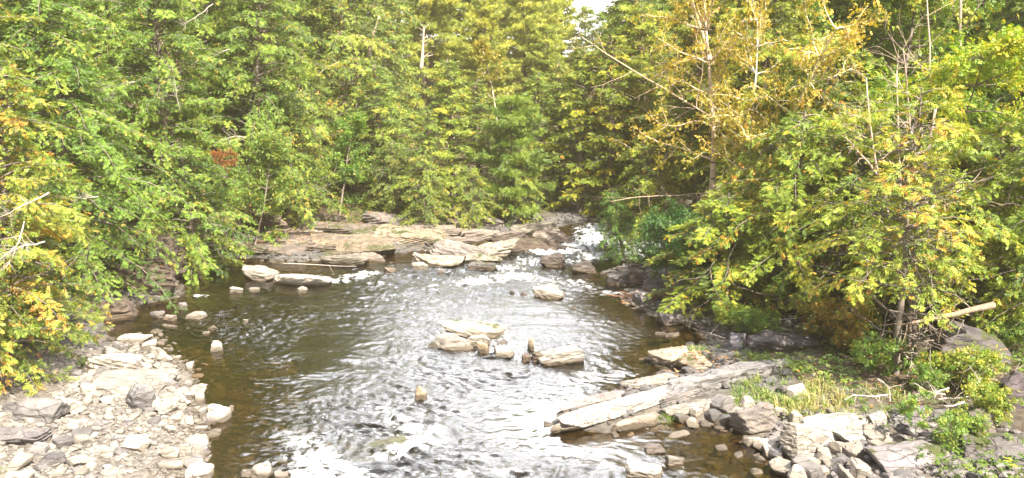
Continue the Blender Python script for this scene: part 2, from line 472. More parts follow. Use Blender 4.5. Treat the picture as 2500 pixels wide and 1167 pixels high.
# fine wind and current ripples, finer than the mesh: strongest in the open stream, least in the sheltered shallows
ripple = .10 + .16 * near * ss(-9, -.5, x + .06 * (y - 28)) * (1 - .75 * np.exp(-(((x - 5.6) / 2.4) ** 2 + ((y - 24) / 5) ** 2)) - .9 * np.exp(-(((x - 3.9) / 2.2) ** 2 + ((y - 17) / 1.7) ** 2)))
m, t, out = newmat("river_water")
geo = t.nodes.new("ShaderNodeNewGeometry"); pos = geo.outputs["Position"]
b1 = noise_tex(t, 9.0, 3, .55, mapping(t, pos, (1, 1.6, 1)), .6)
b2 = noise_tex(t, 26.0, 2, .5, pos, .3)
bm = t.nodes.new("ShaderNodeBump"); bm.inputs["Strength"].default_value = .6; bm.inputs["Distance"].default_value = .045
t.links.new(math_(t, 'MULTIPLY', math_(t, 'ADD', b1, math_(t, 'MULTIPLY', b2, .3)), attr(t, "rough")), bm.inputs["Height"])
tr = N(t, "ShaderNodeBsdfTransparent"); tr.inputs[0].default_value = (.62, .56, .36, 1)
gl = N(t, "ShaderNodeBsdfGlossy"); t.links.new(attr(t, "ripple"), gl.inputs["Roughness"])
gl.inputs["Color"].default_value = (1, 1, 1, 1)
t.links.new(bm.outputs[0], gl.inputs["Normal"])
fr = t.nodes.new("ShaderNodeFresnel"); fr.inputs["IOR"].default_value = 1.45
t.links.new(bm.outputs[0], fr.inputs["Normal"])
ms = N(t, "ShaderNodeMixShader"); t.links.new(fr.outputs[0], ms.inputs[0])
t.links.new(tr.outputs[0], ms.inputs[1]); t.links.new(gl.outputs[0], ms.inputs[2])
fo = N(t, "ShaderNodeBsdfDiffuse"); fo.inputs[0].default_value = (.60, .62, .63, 1)
fv = mapping(t, pos, (1, 1.7, 1), (0, 0, .5))
fn = noise_tex(t, 3.2, 9, .78, fv, .25)
fv2 = N(t, "ShaderNodeTexVoronoi"); fv2.feature = 'DISTANCE_TO_EDGE'; fv2.inputs["Scale"].default_value = 7.0
wv2 = t.nodes.new("ShaderNodeVectorMath"); wv2.operation = 'ADD'
nn2 = t.nodes.new("ShaderNodeTexNoise"); nn2.inputs["Scale"].default_value = 6.0; nn2.inputs["Detail"].default_value = 4
t.links.new(pos, nn2.inputs["Vector"])
t.links.new(fv, wv2.inputs[0]); t.links.new(nn2.outputs["Color"], wv2.inputs[1])
t.links.new(wv2.outputs[0], fv2.inputs["Vector"])
lace = ramp(t, fv2.outputs["Distance"], [(.0, (0, 0, 0)), (.22, (1, 1, 1))])
fm = math_(t, 'SUBTRACT', attr(t, "foam"), math_(t, 'ADD', math_(t, 'MULTIPLY', fn, .85), math_(t, 'MULTIPLY', lace, .30)))
mk = ramp(t, fm, [(.0, (0, 0, 0)), (.18, (.55, .55, .55)), (.5, (1, 1, 1))])
ms2 = N(t, "ShaderNodeMixShader"); t.links.new(mk, ms2.inputs[0])
t.links.new(ms.outputs[0], ms2.inputs[1]); t.links.new(fo.outputs[0], ms2.inputs[2])
t.links.new(ms2.outputs[0], out.inputs[0])
wq = grid_quads(len(wx), len(wy))
keep = (dw[wq] < .35).any(1)
wo_ = obj("water", mesh("water", np.c_[x, y, z], wq[keep], None, m, True, {"foam": foam_glint, "rough": rough, "ripple": ripple}))
tag(wo_, kind="structure")

# ------------------------------------------------------------------ haze: one box of even air round everything, warmed to stand in for flare
hb = np.array([[-450, -90, -3], [450, -90, -3], [450, 760, -3], [-450, 760, -3], [-450, -90, 36], [450, -90, 36], [450, 760, 36], [-450, 760, 36]], float)
m, t, out = newmat("haze_air")
pv = t.nodes.new("ShaderNodeVolumePrincipled")
pv.inputs["Color"].default_value = (1.0, .84, .60, 1)
pv.inputs["Density"].default_value = .0007
pv.inputs["Anisotropy"].default_value = .0
t.links.new(pv.outputs[0], out.inputs["Volume"])
hz = obj("haze", mesh("haze", hb, [(0, 3, 2, 1), (4, 5, 6, 7), (0, 1, 5, 4), (1, 2, 6, 5), (2, 3, 7, 6), (3, 0, 4, 7)], None, m))
tag(hz, "thin haze over the river valley, warmed to imitate sun glow", "haze", kind="stuff")

# ------------------------------------------------------------------ rocks
def icosphere(level):
    p = (1 + 5 ** .5) / 2
    V = [(-1, p, 0), (1, p, 0), (-1, -p, 0), (1, -p, 0), (0, -1, p), (0, 1, p), (0, -1, -p), (0, 1, -p), (p, 0, -1), (p, 0, 1), (-p, 0, -1), (-p, 0, 1)]
    F = [(0, 11, 5), (0, 5, 1), (0, 1, 7), (0, 7, 10), (0, 10, 11), (1, 5, 9), (5, 11, 4), (11, 10, 2), (10, 7, 6), (7, 1, 8), (3, 9, 4), (3, 4, 2), (3, 2, 6), (3, 6, 8), (3, 8, 9), (4, 9, 5), (2, 4, 11), (6, 2, 10), (8, 6, 7), (9, 8, 1)]
    V = [np.array(v) / np.linalg.norm(v) for v in V]
    for _ in range(level):
        cache = {}; G = []
        def mid(a, b):
            k = (min(a, b), max(a, b))
            if k not in cache:
                q = V[a] + V[b]; V.append(q / np.linalg.norm(q)); cache[k] = len(V) - 1
            return cache[k]
        for a, b, c in F:
            ab, bc, ca = mid(a, b), mid(b, c), mid(c, a)
            G += [(a, ab, ca), (b, bc, ab), (c, ca, bc), (ab, bc, ca)]
        F = G
    return np.array(V), np.array(F)
ICO = {k: icosphere(k) for k in (2, 3, 4, 5)}
def rock_mesh(name, seed, size, mat, level=4, sharp=40, planes=8, boxy=.5, rough=.05, strata=.0, smooth=False):
    r = np.random.RandomState(seed)
    V, F = ICO[level]
    if size[0] > 2.2 * size[1]:                # spread the points along a long slab
        V = V.copy()
    pn = r.normal(size=(planes, 3)); pn /= np.linalg.norm(pn, axis=1)[:, None]
    dd = r.uniform(.62, 1.0, planes)
    ax = np.vstack([np.eye(3), -np.eye(3)]) + r.normal(size=(6, 3)) * .16
    ax /= np.linalg.norm(ax, axis=1)[:, None]
    da = r.uniform(.72, .95, 6) * (1.25 - .45 * boxy)
    pn = np.vstack([pn, ax]); dd = np.concatenate([dd, da])
    q = np.clip(V @ pn.T, 0, None) / dd
    rad = ((q ** sharp).sum(1)) ** (-1.0 / sharp)
    P = V * rad[:, None]
    P /= np.abs(P).max(0)
    S = np.array(size) / 2
    Q = P * S
    sp = sines(seed + 50, 8, 2.2 / max(size), 12.0 / max(size))
    n1 = noise3(Q, sp)
    Q += V * (n1 * rough * min(size) * .5)[:, None]
    if level >= 4:
        sp3 = sines(seed + 70, 10, 5.0 / max(size[1], .4), 24.0 / max(size[1], .4))
        n3 = noise3(Q * [1, 1, 2.2], sp3)
        Q += V * ((np.abs(n3) - .6) * -.028 * min(size[1], size[2] * 1.6))[:, None]
    if strata:
        tl = r.normal(size=2) * .14
        st = max(size[2] * .22, .06)
        tz = Q[:, 2] + tl[0] * Q[:, 0] + tl[1] * Q[:, 1] + .35 * st * n1
        k = (tz / st) % 1.0
        Q[:, :2] *= (1 - strata * .045 * ss(.0, .2, k) * (1 - ss(.5, 1, k)))[:, None]
        sp2 = sines(seed + 90, 6, 1.6, 6.0)
        Q[:, 2] += strata * .035 * np.round(1.6 * noise3(Q * [.6, 2.2, .3] + tl[0] * Q[:, ::-1], sp2)) * ss(-.1, .5, P[:, 2]) * min(1, size[2] * 2)
    return mesh(name, Q, None, F, mat, smooth)

def rock(name, label, cat, u, v, wpx, dep, hgt, yaw=0, tilt=(0, 0), mat='pale', seed=0, z=None, sink=.3, lev=4, group=None, col=None, **kw):
    p = wat(u, v)
    if z is None:
        z = gz(p[0], p[1])
        d = float(sdist(p[None, :2])[0])
        if d < 0: z = float(W(p[1])) - .04
        for _ in range(4):                     # settle on the sight line at the ground's height
            p = at(u, v, z)
            zz = gz(p[0], p[1])
            z = max(zz, float(W(p[1])) - .04)
    else:
        p = at(u, v, z)
    wd = wpx * mpp(p)
    me = rock_mesh(name, seed + 17, (wd, dep, hgt), M[mat], lev, **kw)
    o = obj(name, me, None, (p[0], p[1], z + hgt * (.5 - sink)), (math.radians(tilt[0]), math.radians(tilt[1]), math.radians(yaw)), None, col)
    return tag(o, label, cat, group)

R_ = rock
# mid-river rocks
R_("river_rock", "pale triangular rock forming the front of the mid river islet", "rock", 1098, 850, 118, 1.0, .58, 5, (-6, 4), 'pale', 3, sharp=30)
R_("river_rock", "mossy cream rock at the back of the mid river islet", "rock", 1155, 822, 150, 1.3, .58, -10, (0, 6), 'mossy', 8, strata=.6)
R_("river_rock", "small cream rock between the two big islet rocks", "rock", 1165, 843, 70, .6, .62, 20, (0, 5), 'pale', 12)
R_("river_stone", "tan rounded upright stone in front of the mid river islet", "stone", 1180, 862, 33, .35, .62, 0, (0, -10), 'pale', 21, sharp=10, col=(1.05, .88, .66))
R_("river_stone", "low flat striped rock right of the tan upright stone", "stone", 1232, 873, 62, .5, .3, -8, (0, 8), 'pale', 25, strata=.6)
R_("river_stone", "thin stone just breaking the water behind the low striped rock", "stone", 1228, 842, 30, .25, .22, 25, (0, -12), 'gray', 27)
R_("river_stone", "narrow upright tan stone alone in the bright water", "stone", 1296, 856, 18, .3, .6, 0, (8, -6), 'pale', 31, sharp=10, col=(1, .9, .72))
R_("river_rock", "long pale wedge rock with blunt right end in mid river", "rock", 1370, 885, 112, .8, .62, 8, (-4, -9), 'pale', 34, sharp=34)
R_("river_rock", "brown broken rock left of the long pale wedge rock", "rock", 1312, 882, 50, .5, .42, -15, (0, 10), 'graymoss', 37, col=(1.25, 1.0, .75))
R_("river_stone", "small rusty stone beside the brown broken rock", "stone", 1284, 882, 24, .35, .3, 0, (0, 0), 'gray', 38, col=(1.2, .85, .6))
R_("river_stone", "dark pebble behind the long pale wedge rock", "stone", 1361, 867, 18, .25, .25, 0, (0, 0), 'dark', 39)
R_("river_rock", "pyramid shaped grey slab alone in the upper pool", "rock", 1337, 728, 86, 1.1, .72, -12, (-8, 8), 'pale', 44, sharp=34, col=(.85, .82, .78), planes=6)
R_("river_stone", "tan boulder alone among the foreground riffles", "stone", 1028, 976, 30, .32, .5, 10, (0, 0), 'pale', 52, sharp=9, col=(1.1, .92, .72))
R_("river_rock", "black wet boulder in the white rapids", "rock", 1349, 650, 66, 1.0, .85, 0, (0, -8), 'dark', 57, strata=.4)
R_("river_rock", "dark flat layered rock beside the hemlock tips", "rock", 1428, 664, 70, 1.0, .6, 0, (0, 0), 'dark', 61, strata=.8)
R_("river_stone", "dark wet stone upstream of the pyramid slab", "stone", 1249, 717, 16, .25, .2, 0, (0, 0), 'dark', 62)
R_("river_stone", "small dark wet stone left of the pyramid slab", "stone", 1278, 722, 18, .25, .18, 0, (0, 0), 'dark', 63)
R_("river_stone", "dark thin stone awash right of the pyramid slab", "stone", 1400, 757, 22, .25, .16, 0, (0, 0), 'dark', 64)
R_("river_stone", "small grey stone below the ledge, alone in ripples", "stone", 1077, 668, 20, .35, .3, 0, (0, 0), 'gray', 65)
R_("river_stone", "brown flat stone awash left of the ledge", "stone", 952, 666, 32, .5, .3, 0, (0, 0), 'gray', 66, col=(1.2, .95, .7))
R_("sunken_rock", "long submerged slab with green algae below the foam", "rock", 900, 1105, 190, .7, .40, 10, (4, 0), 'graymoss', 67, z=-.12, sink=.55, col=(1.2, 1.9, 1.1))
# left shelf and its stones
R_("river_rock", "pale flat topped rock in the dark pool by the shelf", "rock", 638, 680, 108, 1.3, .62, -5, (0, 3), 'pale', 70, strata=.3)
R_("river_rock", "long low pale rock beside the left riffle", "rock", 740, 696, 160, 1.0, .62, -3, (0, 0), 'pale', 74, strata=.3, lev=5)
R_("river_stone", "pale cube like stone at the edge of the dark pool", "stone", 577, 716, 34, .4, .38, 20, (0, 6), 'pale', 76)
R_("river_stone", "small rounded pale stone near the long low rock", "stone", 622, 715, 25, .3, .3, 0, (0, 0), 'pale', 77, sharp=10)
R_("river_stone", "white pointed stone below the long low rock", "stone", 735, 716, 30, .4, .36, 12, (0, 8), 'pale', 79)
R_("shelf_slab", "split pale slab at the foot of the shelf", "rock", 838, 641, 135, 1.4, .62, -4, (0, 2), 'mossy', 81, strata=.6, lev=5)
R_("shelf_slab", "broad smooth pale slab of the left shelf", "rock", 860, 608, 270, 2.8, 0.5, -6, (5, 1), 'mossy', 84, strata=.5, lev=5, boxy=.8, col=(.8, .73, .64))
R_("shelf_slab", "pale slab running down to the water at the shelf end", "rock", 1010, 598, 200, 2.6, 0.5, -12, (4, 2), 'mossy', 88, strata=.8, lev=5, col=(.8, .73, .64))
R_("shelf_slab", "grey brown layered slab in the shade of the shelf", "rock", 680, 604, 230, 2.6, 0.5, 4, (3, 0), 'graymoss', 91, strata=.8, lev=5, col=(1.35, 1.2, 1.05))
R_("shelf_slab", "leaf strewn grey slab in the middle of the shelf", "rock", 850, 571, 260, 2.4, 0.55, -8, (3, 2), 'graymoss', 95, strata=1.0, lev=5, col=(1.1, 1.0, .85))
R_("shelf_slab", "rounded grey hump of layered rock under the cedar", "rock", 950, 552, 150, 1.7, 0.8, 6, (0, 8), 'gray', 99, strata=1.0, lev=5, col=(1.25, 1.15, 1.05))
R_("shelf_slab", "low grey slab at the top of the shelf", "rock", 1060, 568, 150, 1.6, 0.4, -6, (3, 2), 'gray', 103, strata=1.0, lev=5, col=(1.45, 1.3, 1.1))
R_("cliff_rock", "dark overhung rock wall at the back of the shelf", "rock", 815, 528, 190, 1.5, 1.1, 3, (0, 0), 'dark', 107, strata=1.0, lev=5, boxy=.9, col=(1.25, 1.12, 1.0))  # shade under the foliage painted as dark rock colour
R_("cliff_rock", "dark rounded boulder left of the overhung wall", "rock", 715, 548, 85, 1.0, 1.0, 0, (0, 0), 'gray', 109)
R_("shelf_slab", "round grey boulder at the dark end of the shelf", "rock", 580, 622, 50, .8, .6, 0, (0, 0), 'gray', 111, sharp=10)
r7 = np.random.RandomState(12)
for u, v, w_ in ((640, 585, 150), (720, 575, 170), (790, 590, 160), (900, 582, 170), (960, 580, 150), (1010, 575, 130), (760, 620, 150), (880, 628, 140), (950, 608, 120), (690, 622, 130), (930, 566, 120), (1080, 582, 120), (1110, 594, 110), (780, 560, 150), (700, 560, 120), (1160, 572, 110), (1180, 585, 90), (620, 612, 110)):
    rock("shelf_ledge", "thin layered grey brown ledge stepping down the left shelf", "rock", u, v, w_, r7.uniform(.7, 1.2), r7.uniform(.28, .42), r7.uniform(-12, 6), (r7.uniform(0, 7), r7.uniform(-3, 3)), 'gray' if r7.rand() < .7 else 'graymoss', 500 + u, lev=4, strata=1.0, boxy=.9, planes=6, group="thin ledges of the left shelf", col=(1.25, 1.1, .92))
# mid-stream ledge
R_("ledge_rock", "broad grey rock with a grass tuft at the left of the ledge", "rock", 1065, 646, 140, 1.5, 0.65, -10, (4, 4), 'mossy', 115, strata=.7, lev=5, col=(.85, .82, .8))
R_("ledge_rock", "white stone at the downstream foot of the ledge", "stone", 1025, 655, 42, .6, .4, 8, (0, 0), 'pale', 117)
R_("ledge_rock", "dark grey twisted slab at the centre of the ledge", "rock", 1125, 620, 180, 1.6, 0.7, -14, (2, 6), 'gray', 120, strata=1.0, lev=5, col=(1.2, 1.1, 1.0))
R_("ledge_rock", "cream mossy block on the right of the ledge", "rock", 1205, 622, 130, 1.4, .9, -6, (3, -4), 'mossy', 124, strata=.7, lev=5)
R_("ledge_rock", "tan layered rock below the cream mossy block", "rock", 1175, 640, 110, 1.1, .6, -4, (3, 0), 'mossy', 127, strata=.9, lev=5)
R_("ledge_rock", "low moss capped rock at the ledge foot", "rock", 1180, 657, 78, .8, .5, -4, (0, 0), 'graymoss', 131, strata=.5)
R_("ledge_rock", "long dark wet rock trailing into the rapids", "rock", 1290, 606, 200, 1.2, .6, -5, (0, 3), 'dark', 134, strata=.6, lev=5, col=(1.7, 1.5, 1.3))
R_("ledge_rock", "brown wet hump beside the small chute", "rock", 1345, 588, 120, 1.4, .7, 0, (0, 3), 'gray', 138, strata=.8, lev=5, col=(1.1, .95, .8))
R_("ledge_rock", "grey brown ridge between two thin chutes", "rock", 1235, 588, 105, 1.0, .75, 14, (0, 0), 'gray', 141, strata=.8, lev=5, col=(1.2, 1.05, .9))
R_("ledge_rock", "pale ridge at the head of the small chute", "rock", 1310, 566, 130, 1.3, .75, 10, (0, 0), 'mossy', 144, strata=.6, lev=5)
R_("ledge_rock", "black low tongue of rock at the rapids edge", "rock", 1380, 610, 70, .6, .35, -6, (0, 4), 'dark', 147)
R_("bank_slab", "large grey slab leaning on the far bank", "rock", 1265, 545, 75, .9, 1.0, 10, (28, -8), 'gray', 150, sharp=34, col=(1.35, 1.28, 1.2))
R_("bank_slab", "upper grey slab wedged under the pale cedar", "rock", 1235, 528, 80, 1.0, 1.1, -20, (20, 10), 'gray', 153, sharp=34, strata=.5)
R_("bank_slab", "tilted grey slab right of the large leaning slab", "rock", 1300, 545, 55, .9, .9, 30, (20, 20), 'gray', 156, sharp=34)
R_("bank_slab", "jagged slab left of the leaning slab", "rock", 1195, 553, 75, .9, .6, -14, (16, 10), 'gray', 158, sharp=34, col=(1.3, 1.2, 1.1))
R_("bank_slab", "brown slab on the far bank under the low cedars", "rock", 1130, 557, 80, 1.0, .5, 0, (8, 0), 'gray', 160, col=(1.2, 1.0, .85))
# cliff, left, with overhang shade put into the dark rock colour
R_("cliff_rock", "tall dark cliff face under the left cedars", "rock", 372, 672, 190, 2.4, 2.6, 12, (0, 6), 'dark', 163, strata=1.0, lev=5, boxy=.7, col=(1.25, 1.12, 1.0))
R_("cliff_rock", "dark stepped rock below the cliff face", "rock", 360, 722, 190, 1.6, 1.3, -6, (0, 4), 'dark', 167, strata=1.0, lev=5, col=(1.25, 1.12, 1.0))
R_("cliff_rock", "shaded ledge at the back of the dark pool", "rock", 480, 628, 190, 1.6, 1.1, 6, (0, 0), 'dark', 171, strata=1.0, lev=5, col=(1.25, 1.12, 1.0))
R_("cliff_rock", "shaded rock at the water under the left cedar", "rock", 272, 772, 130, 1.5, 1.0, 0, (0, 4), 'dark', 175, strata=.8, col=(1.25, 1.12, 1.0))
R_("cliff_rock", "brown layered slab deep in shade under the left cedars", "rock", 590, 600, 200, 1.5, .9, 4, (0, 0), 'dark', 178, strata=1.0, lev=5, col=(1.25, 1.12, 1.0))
# stone beach, left
R_("boulder", "large smooth grey boulder on the pale stone beach", "boulder", 343, 992, 76, .62, .58, 10, (6, 6), 'gray', 181, sharp=14, planes=8, sink=.2)
R_("bedrock_slab", "wide flat pale bedrock slab in the stone beach", "rock", 315, 948, 220, 1.3, .42, 8, (3, 3), 'pale', 185, lev=5, strata=.3, boxy=.8)
R_("bedrock_slab", "layered pale slab at the back of the stone beach", "rock", 262, 897, 150, 1.1, .55, 12, (2, 6), 'pale', 188, lev=5, strata=.8, col=(.92, .9, .88))
R_("bedrock_slab", "long pale flat stone in the water at the beach tip", "rock", 326, 836, 86, .62, .34, -14, (0, 2), 'pale', 191, strata=.2, boxy=.8)
R_("cliff_rock", "dark undercut rock below the orange tipped cedar", "rock", 95, 1020, 130, .9, .7, 0, (0, -8), 'gray', 195, sharp=30, col=(.85, .84, .82))
R_("bedrock_slab", "long grey slab along the left beach edge", "rock", 45, 1075, 170, .9, .42, 4, (2, 0), 'gray', 198, strata=.8, lev=5, col=(1.2, 1.15, 1.15))
R_("river_stone", "white pointed stone alone in the brown shallows", "stone", 530, 858, 32, .28, .5, 25, (0, 0), 'pale', 201, planes=5, sharp=34)
R_("river_stone", "white rough block in the brown shallows below the pointed stone", "stone", 461, 905, 25, .24, .34, 12, (0, 0), 'pale', 204)
R_("river_rock", "pale faceted rock in the water off the stone beach", "rock", 530, 1028, 54, .5, .5, -10, (0, 0), 'pale', 207)
R_("river_stone", "pinkish stone awash beyond the faceted rock", "stone", 564, 1003, 18, .22, .22, 0, (0, 0), 'pale', 209, col=(1.05, .9, .88))
R_("river_stone", "tiny white stone alone in the olive water", "stone", 599, 792, 15, .16, .24, 20, (0, 0), 'pale', 211)
R_("river_stone", "grey topped stone in the shallows below the dark cliff", "stone", 481, 778, 50, .42, .34, -6, (0, 0), 'pale', 213, sharp=14)
R_("river_stone", "reddish stone among the shaded stones below the cliff", "stone", 413, 784, 36, .4, .34, 10, (0, 0), 'gray', 215, col=(1.5, 1.2, 1.05))
R_("river_stone", "dark stone left of the reddish stone", "stone", 388, 776, 32, .4, .36, 0, (0, 0), 'gray', 217)
R_("river_stone", "upright grey stone behind the grey topped stone", "stone", 446, 757, 24, .3, .36, 0, (0, 0), 'gray', 219, col=(1.3, 1.25, 1.2))
R_("river_stone", "thin white stone below the reddish stone", "stone", 414, 799, 36, .2, .16, -10, (0, 0), 'pale', 221)
R_("river_stone", "flat white stone alone right of the beach tip", "stone", 505, 816, 22, .2, .14, 0, (0, 0), 'pale', 223)
R_("river_stone", "low tan stone behind the flat white stone", "stone", 520, 806, 24, .25, .2, 0, (0, 0), 'pale', 224, col=(.95, .85, .72))
R_("boulder", "bright white boulder at the beach corner nearest the foam", "boulder", 470, 1122, 68, .52, .5, 20, (0, 6), 'pale', 226, col=(1.1, 1.08, 1.05))
R_("boulder", "long bright stone at the lower beach edge", "boulder", 478, 1085, 62, .42, .36, -14, (0, -6), 'pale', 229)
R_("boulder", "slanting pale stone at the bottom of the picture", "boulder", 490, 1158, 76, .5, .34, 22, (0, -8), 'pale', 231)
R_("boulder", "pale stone at the outer corner of the stone beach", "boulder", 478, 966, 50, .45, .34, 8, (0, 0), 'pale', 233)
R_("boulder", "broad lumpy pale stone beside the smooth grey boulder", "boulder", 430, 985, 68, .6, .36, 22, (0, 0), 'pale', 236)
R_("boulder", "dark streaked slanting stone behind the lumpy pale stone", "boulder", 405, 948, 55, .3, .3, 28, (0, 0), 'gray', 239, col=(1.5, 1.4, 1.35))
R_("river_rock", "cream rounded rock at the foam's left edge", "rock", 640, 1162, 58, .42, .34, 0, (0, 0), 'pale', 241, sharp=10)
R_("river_rock", "low cream rock left of the rounded rock by the foam", "rock", 602, 1164, 26, .3, .24, 0, (0, 0), 'pale', 243)
R_("river_rock", "low cream rock right of the rounded rock by the foam", "rock", 690, 1170, 40, .3, .22, 0, (0, 0), 'pale', 244)
# right bank slabs
R_("bank_slab", "long dark grey slab sloping up into the shrubs", "rock", 1740, 938, 400, 0.8, 0.5, 30, (-12, -4), 'gray', 247, lev=5, strata=.4, boxy=.9, planes=5)
R_("bank_slab", "long pale slab jutting into the river", "rock", 1505, 1005, 360, 0.62, 0.36, 30, (-12, -3), 'pale', 251, lev=5, strata=.4, boxy=.9, planes=5)
R_("bank_slab", "split blunt end of the jutting slab", "rock", 1420, 1040, 170, 0.42, 0.34, 28, (-8, -4), 'pale', 255, lev=5, strata=.8, boxy=.8, col=(.92, .86, .8))
R_("bank_slab", "narrow brown rib of rock below the jutting slab", "rock", 1545, 1040, 190, 0.28, 0.28, 27, (0, -4), 'gray', 259, strata=.8, col=(1.6, 1.35, 1.1))
R_("bank_slab", "grey rear edge of the jutting slab", "rock", 1440, 985, 200, 0.4, 0.3, 26, (0, -3), 'gray', 262, lev=5, strata=.6, col=(1.4, 1.3, 1.25))
R_("bank_slab", "pale slab tip behind the jutting slab", "rock", 1590, 940, 180, 0.5, 0.3, 20, (-4, -4), 'pale', 265, strata=.4, lev=5)
R_("bank_slab", "rounded spotted slab at the water by the grass", "rock", 1640, 885, 110, .8, .62, -4, (0, -6), 'mossy', 268, strata=.4, lev=5, col=(.8, .74, .7))
R_("bank_slab", "pale low slab right of the rounded spotted slab", "rock", 1690, 892, 110, .8, .45, 2, (0, 0), 'mossy', 271, strata=.5, lev=5, col=(.92, .84, .78))
R_("bank_slab", "thin grey ledge between the long dark slab and the pale slab tip", "rock", 1690, 965, 230, .35, .24, 29, (-8, -3), 'gray', 341, lev=5, strata=.6, boxy=.9, planes=5, col=(1.5, 1.42, 1.35))
R_("bank_slab", "thin pale ledge at the foot of the grass beside the pool", "rock", 1700, 1000, 210, .35, .26, 20, (-6, -2), 'pale', 343, lev=5, strata=.6, boxy=.9, planes=5)
R_("bank_slab", "dark ledge behind the long dark grey slab", "rock", 1870, 905, 220, .5, .35, 22, (-6, 0), 'gray', 345, lev=5, strata=.8, boxy=.8)
R_("boulder", "lone slate blue boulder below the dark shrubs", "boulder", 1797, 850, 62, .7, .72, -14, (0, 10), 'gray', 274, sharp=30, planes=6, col=(1.25, 1.25, 1.4))
R_("boulder", "big upright grey and cream boulder at the brown pool", "boulder", 1948, 1112, 96, .6, .95, 18, (-22, 10), 'pale', 277, sharp=34, planes=6, boxy=.8, lev=5, strata=.3, col=(.8, .78, .76), sink=.2)
R_("bank_slab", "dark mottled layered rock beside the brown pool", "rock", 1850, 1045, 130, .7, .6, 10, (0, -6), 'graymoss', 281, strata=1.0, lev=5, col=(1.5, 1.4, 1.3))
R_("bank_slab", "wide cream bedrock behind the upright boulder", "rock", 2040, 1050, 220, 1.3, 0.45, 12, (4, 0), 'pale', 284, strata=.6, lev=5, boxy=.8)
R_("bank_slab", "cream bedrock step right of the wide bedrock", "rock", 2110, 1075, 150, .7, .5, 6, (0, 0), 'pale', 287, strata=.6, lev=5)
R_("bank_slab", "large flat slate grey slab at the lower right", "rock", 2225, 1120, 250, 1.3, .5, 14, (-4, -3), 'graymoss', 290, lev=5, strata=.2, boxy=.9, planes=5, col=(1.1, 1.08, 1.15))
R_("boulder", "huge dark boulder with a moss patch under the fallen log", "boulder", 2370, 895, 185, 1.5, 1.5, -10, (0, 10), 'graymoss', 293, lev=5, sharp=16, strata=.3, col=(.55, .52, .57))
R_("boulder", "purple grey angular boulder below the bare trunks", "boulder", 2240, 1022, 62, .5, .42, 8, (0, 8), 'gray', 297, sharp=34, planes=6, col=(1.15, 1.1, 1.2))
R_("boulder", "grey wedge boulder right of the purple angular boulder", "boulder", 2296, 1022, 46, .4, .36, -8, (0, 0), 'gray', 299, sharp=34, planes=6)
R_("boulder", "grey tilted block at the left of the boulder row", "boulder", 2190, 1036, 46, .4, .42, 25, (0, 12), 'gray', 301, sharp=34, planes=6)
R_("boulder", "round edged grey stone below the boulder row", "boulder", 2220, 1052, 52, .4, .34, 12, (0, 0), 'gray', 303, col=(1.25, 1.2, 1.25))
R_("boulder", "half buried grey stone left of the boulder row", "boulder", 2140, 1030, 46, .4, .3, 0, (0, 0), 'gray', 305, col=(1.25, 1.2, 1.2))
R_("boulder", "black blue boulder half hidden by twigs at the right edge", "boulder", 2475, 985, 120, 1.0, 1.0, 0, (0, 0), 'dark', 307, col=(1.4, 1.35, 1.7))
R_("boulder", "dark round boulder in the leafy lower right corner", "boulder", 2395, 1055, 70, .6, .6, 0, (0, 0), 'dark', 309, col=(1.5, 1.4, 1.6))
R_("bank_slab", "dark lichen spotted slab in the lower right corner", "rock", 2440, 1110, 190, 1.0, .5, -8, (0, 0), 'graymoss', 311, lev=5, strata=.4, col=(1.0, .98, 1.0))
R_("river_stone", "grey square stone in the brown pool", "stone", 1598, 1106, 50, .36, .24, -8, (0, 4), 'gray', 313, sharp=34, col=(1.5, 1.45, 1.5))
R_("river_stone", "pale broken stone in the brown pool", "stone", 1648, 1132, 52, .4, .24, 10, (0, 8), 'pale', 315)
R_("river_rock", "white rock at the bottom edge of the brown pool", "rock", 1570, 1163, 95, .5, .36, -14, (0, 4), 'pale', 317, lev=4)
R_("river_stone", "thin white slab awash in the brown pool", "stone", 1652, 1066, 80, .3, .16, 26, (0, -4), 'pale', 319)
R_("river_stone", "dark flat stones awash under the right trees", "stone", 1640, 822, 42, .3, .16, 8, (0, 0), 'gray', 321, col=(1.2, 1.1, 1.0))
R_("river_stone", "low grey stone behind the dark flat stone", "stone", 1612, 818, 30, .3, .16, 0, (0, 0), 'gray', 322, col=(1.3, 1.2, 1.1))
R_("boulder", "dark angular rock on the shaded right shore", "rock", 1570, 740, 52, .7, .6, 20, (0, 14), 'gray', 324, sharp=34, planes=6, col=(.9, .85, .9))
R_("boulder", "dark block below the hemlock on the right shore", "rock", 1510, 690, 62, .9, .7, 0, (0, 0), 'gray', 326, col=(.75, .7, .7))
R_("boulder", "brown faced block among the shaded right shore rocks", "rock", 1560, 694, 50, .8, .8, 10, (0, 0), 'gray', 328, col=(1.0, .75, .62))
R_("boulder", "big dark rock in the gloom behind the red log", "rock", 1610, 708, 90, 1.0, .9, -10, (0, 0), 'gray', 330, strata=.6, col=(.7, .66, .66))  # darker tints on these shore rocks stand in for overhang shade
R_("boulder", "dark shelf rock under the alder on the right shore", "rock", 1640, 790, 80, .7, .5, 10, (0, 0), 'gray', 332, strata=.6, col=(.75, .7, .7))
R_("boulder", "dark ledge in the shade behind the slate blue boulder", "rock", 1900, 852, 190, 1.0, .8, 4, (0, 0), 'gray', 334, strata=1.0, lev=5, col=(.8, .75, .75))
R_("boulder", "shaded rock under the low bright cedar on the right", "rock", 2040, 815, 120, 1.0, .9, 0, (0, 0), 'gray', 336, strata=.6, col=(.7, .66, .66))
rs = np.random.RandomState(77)
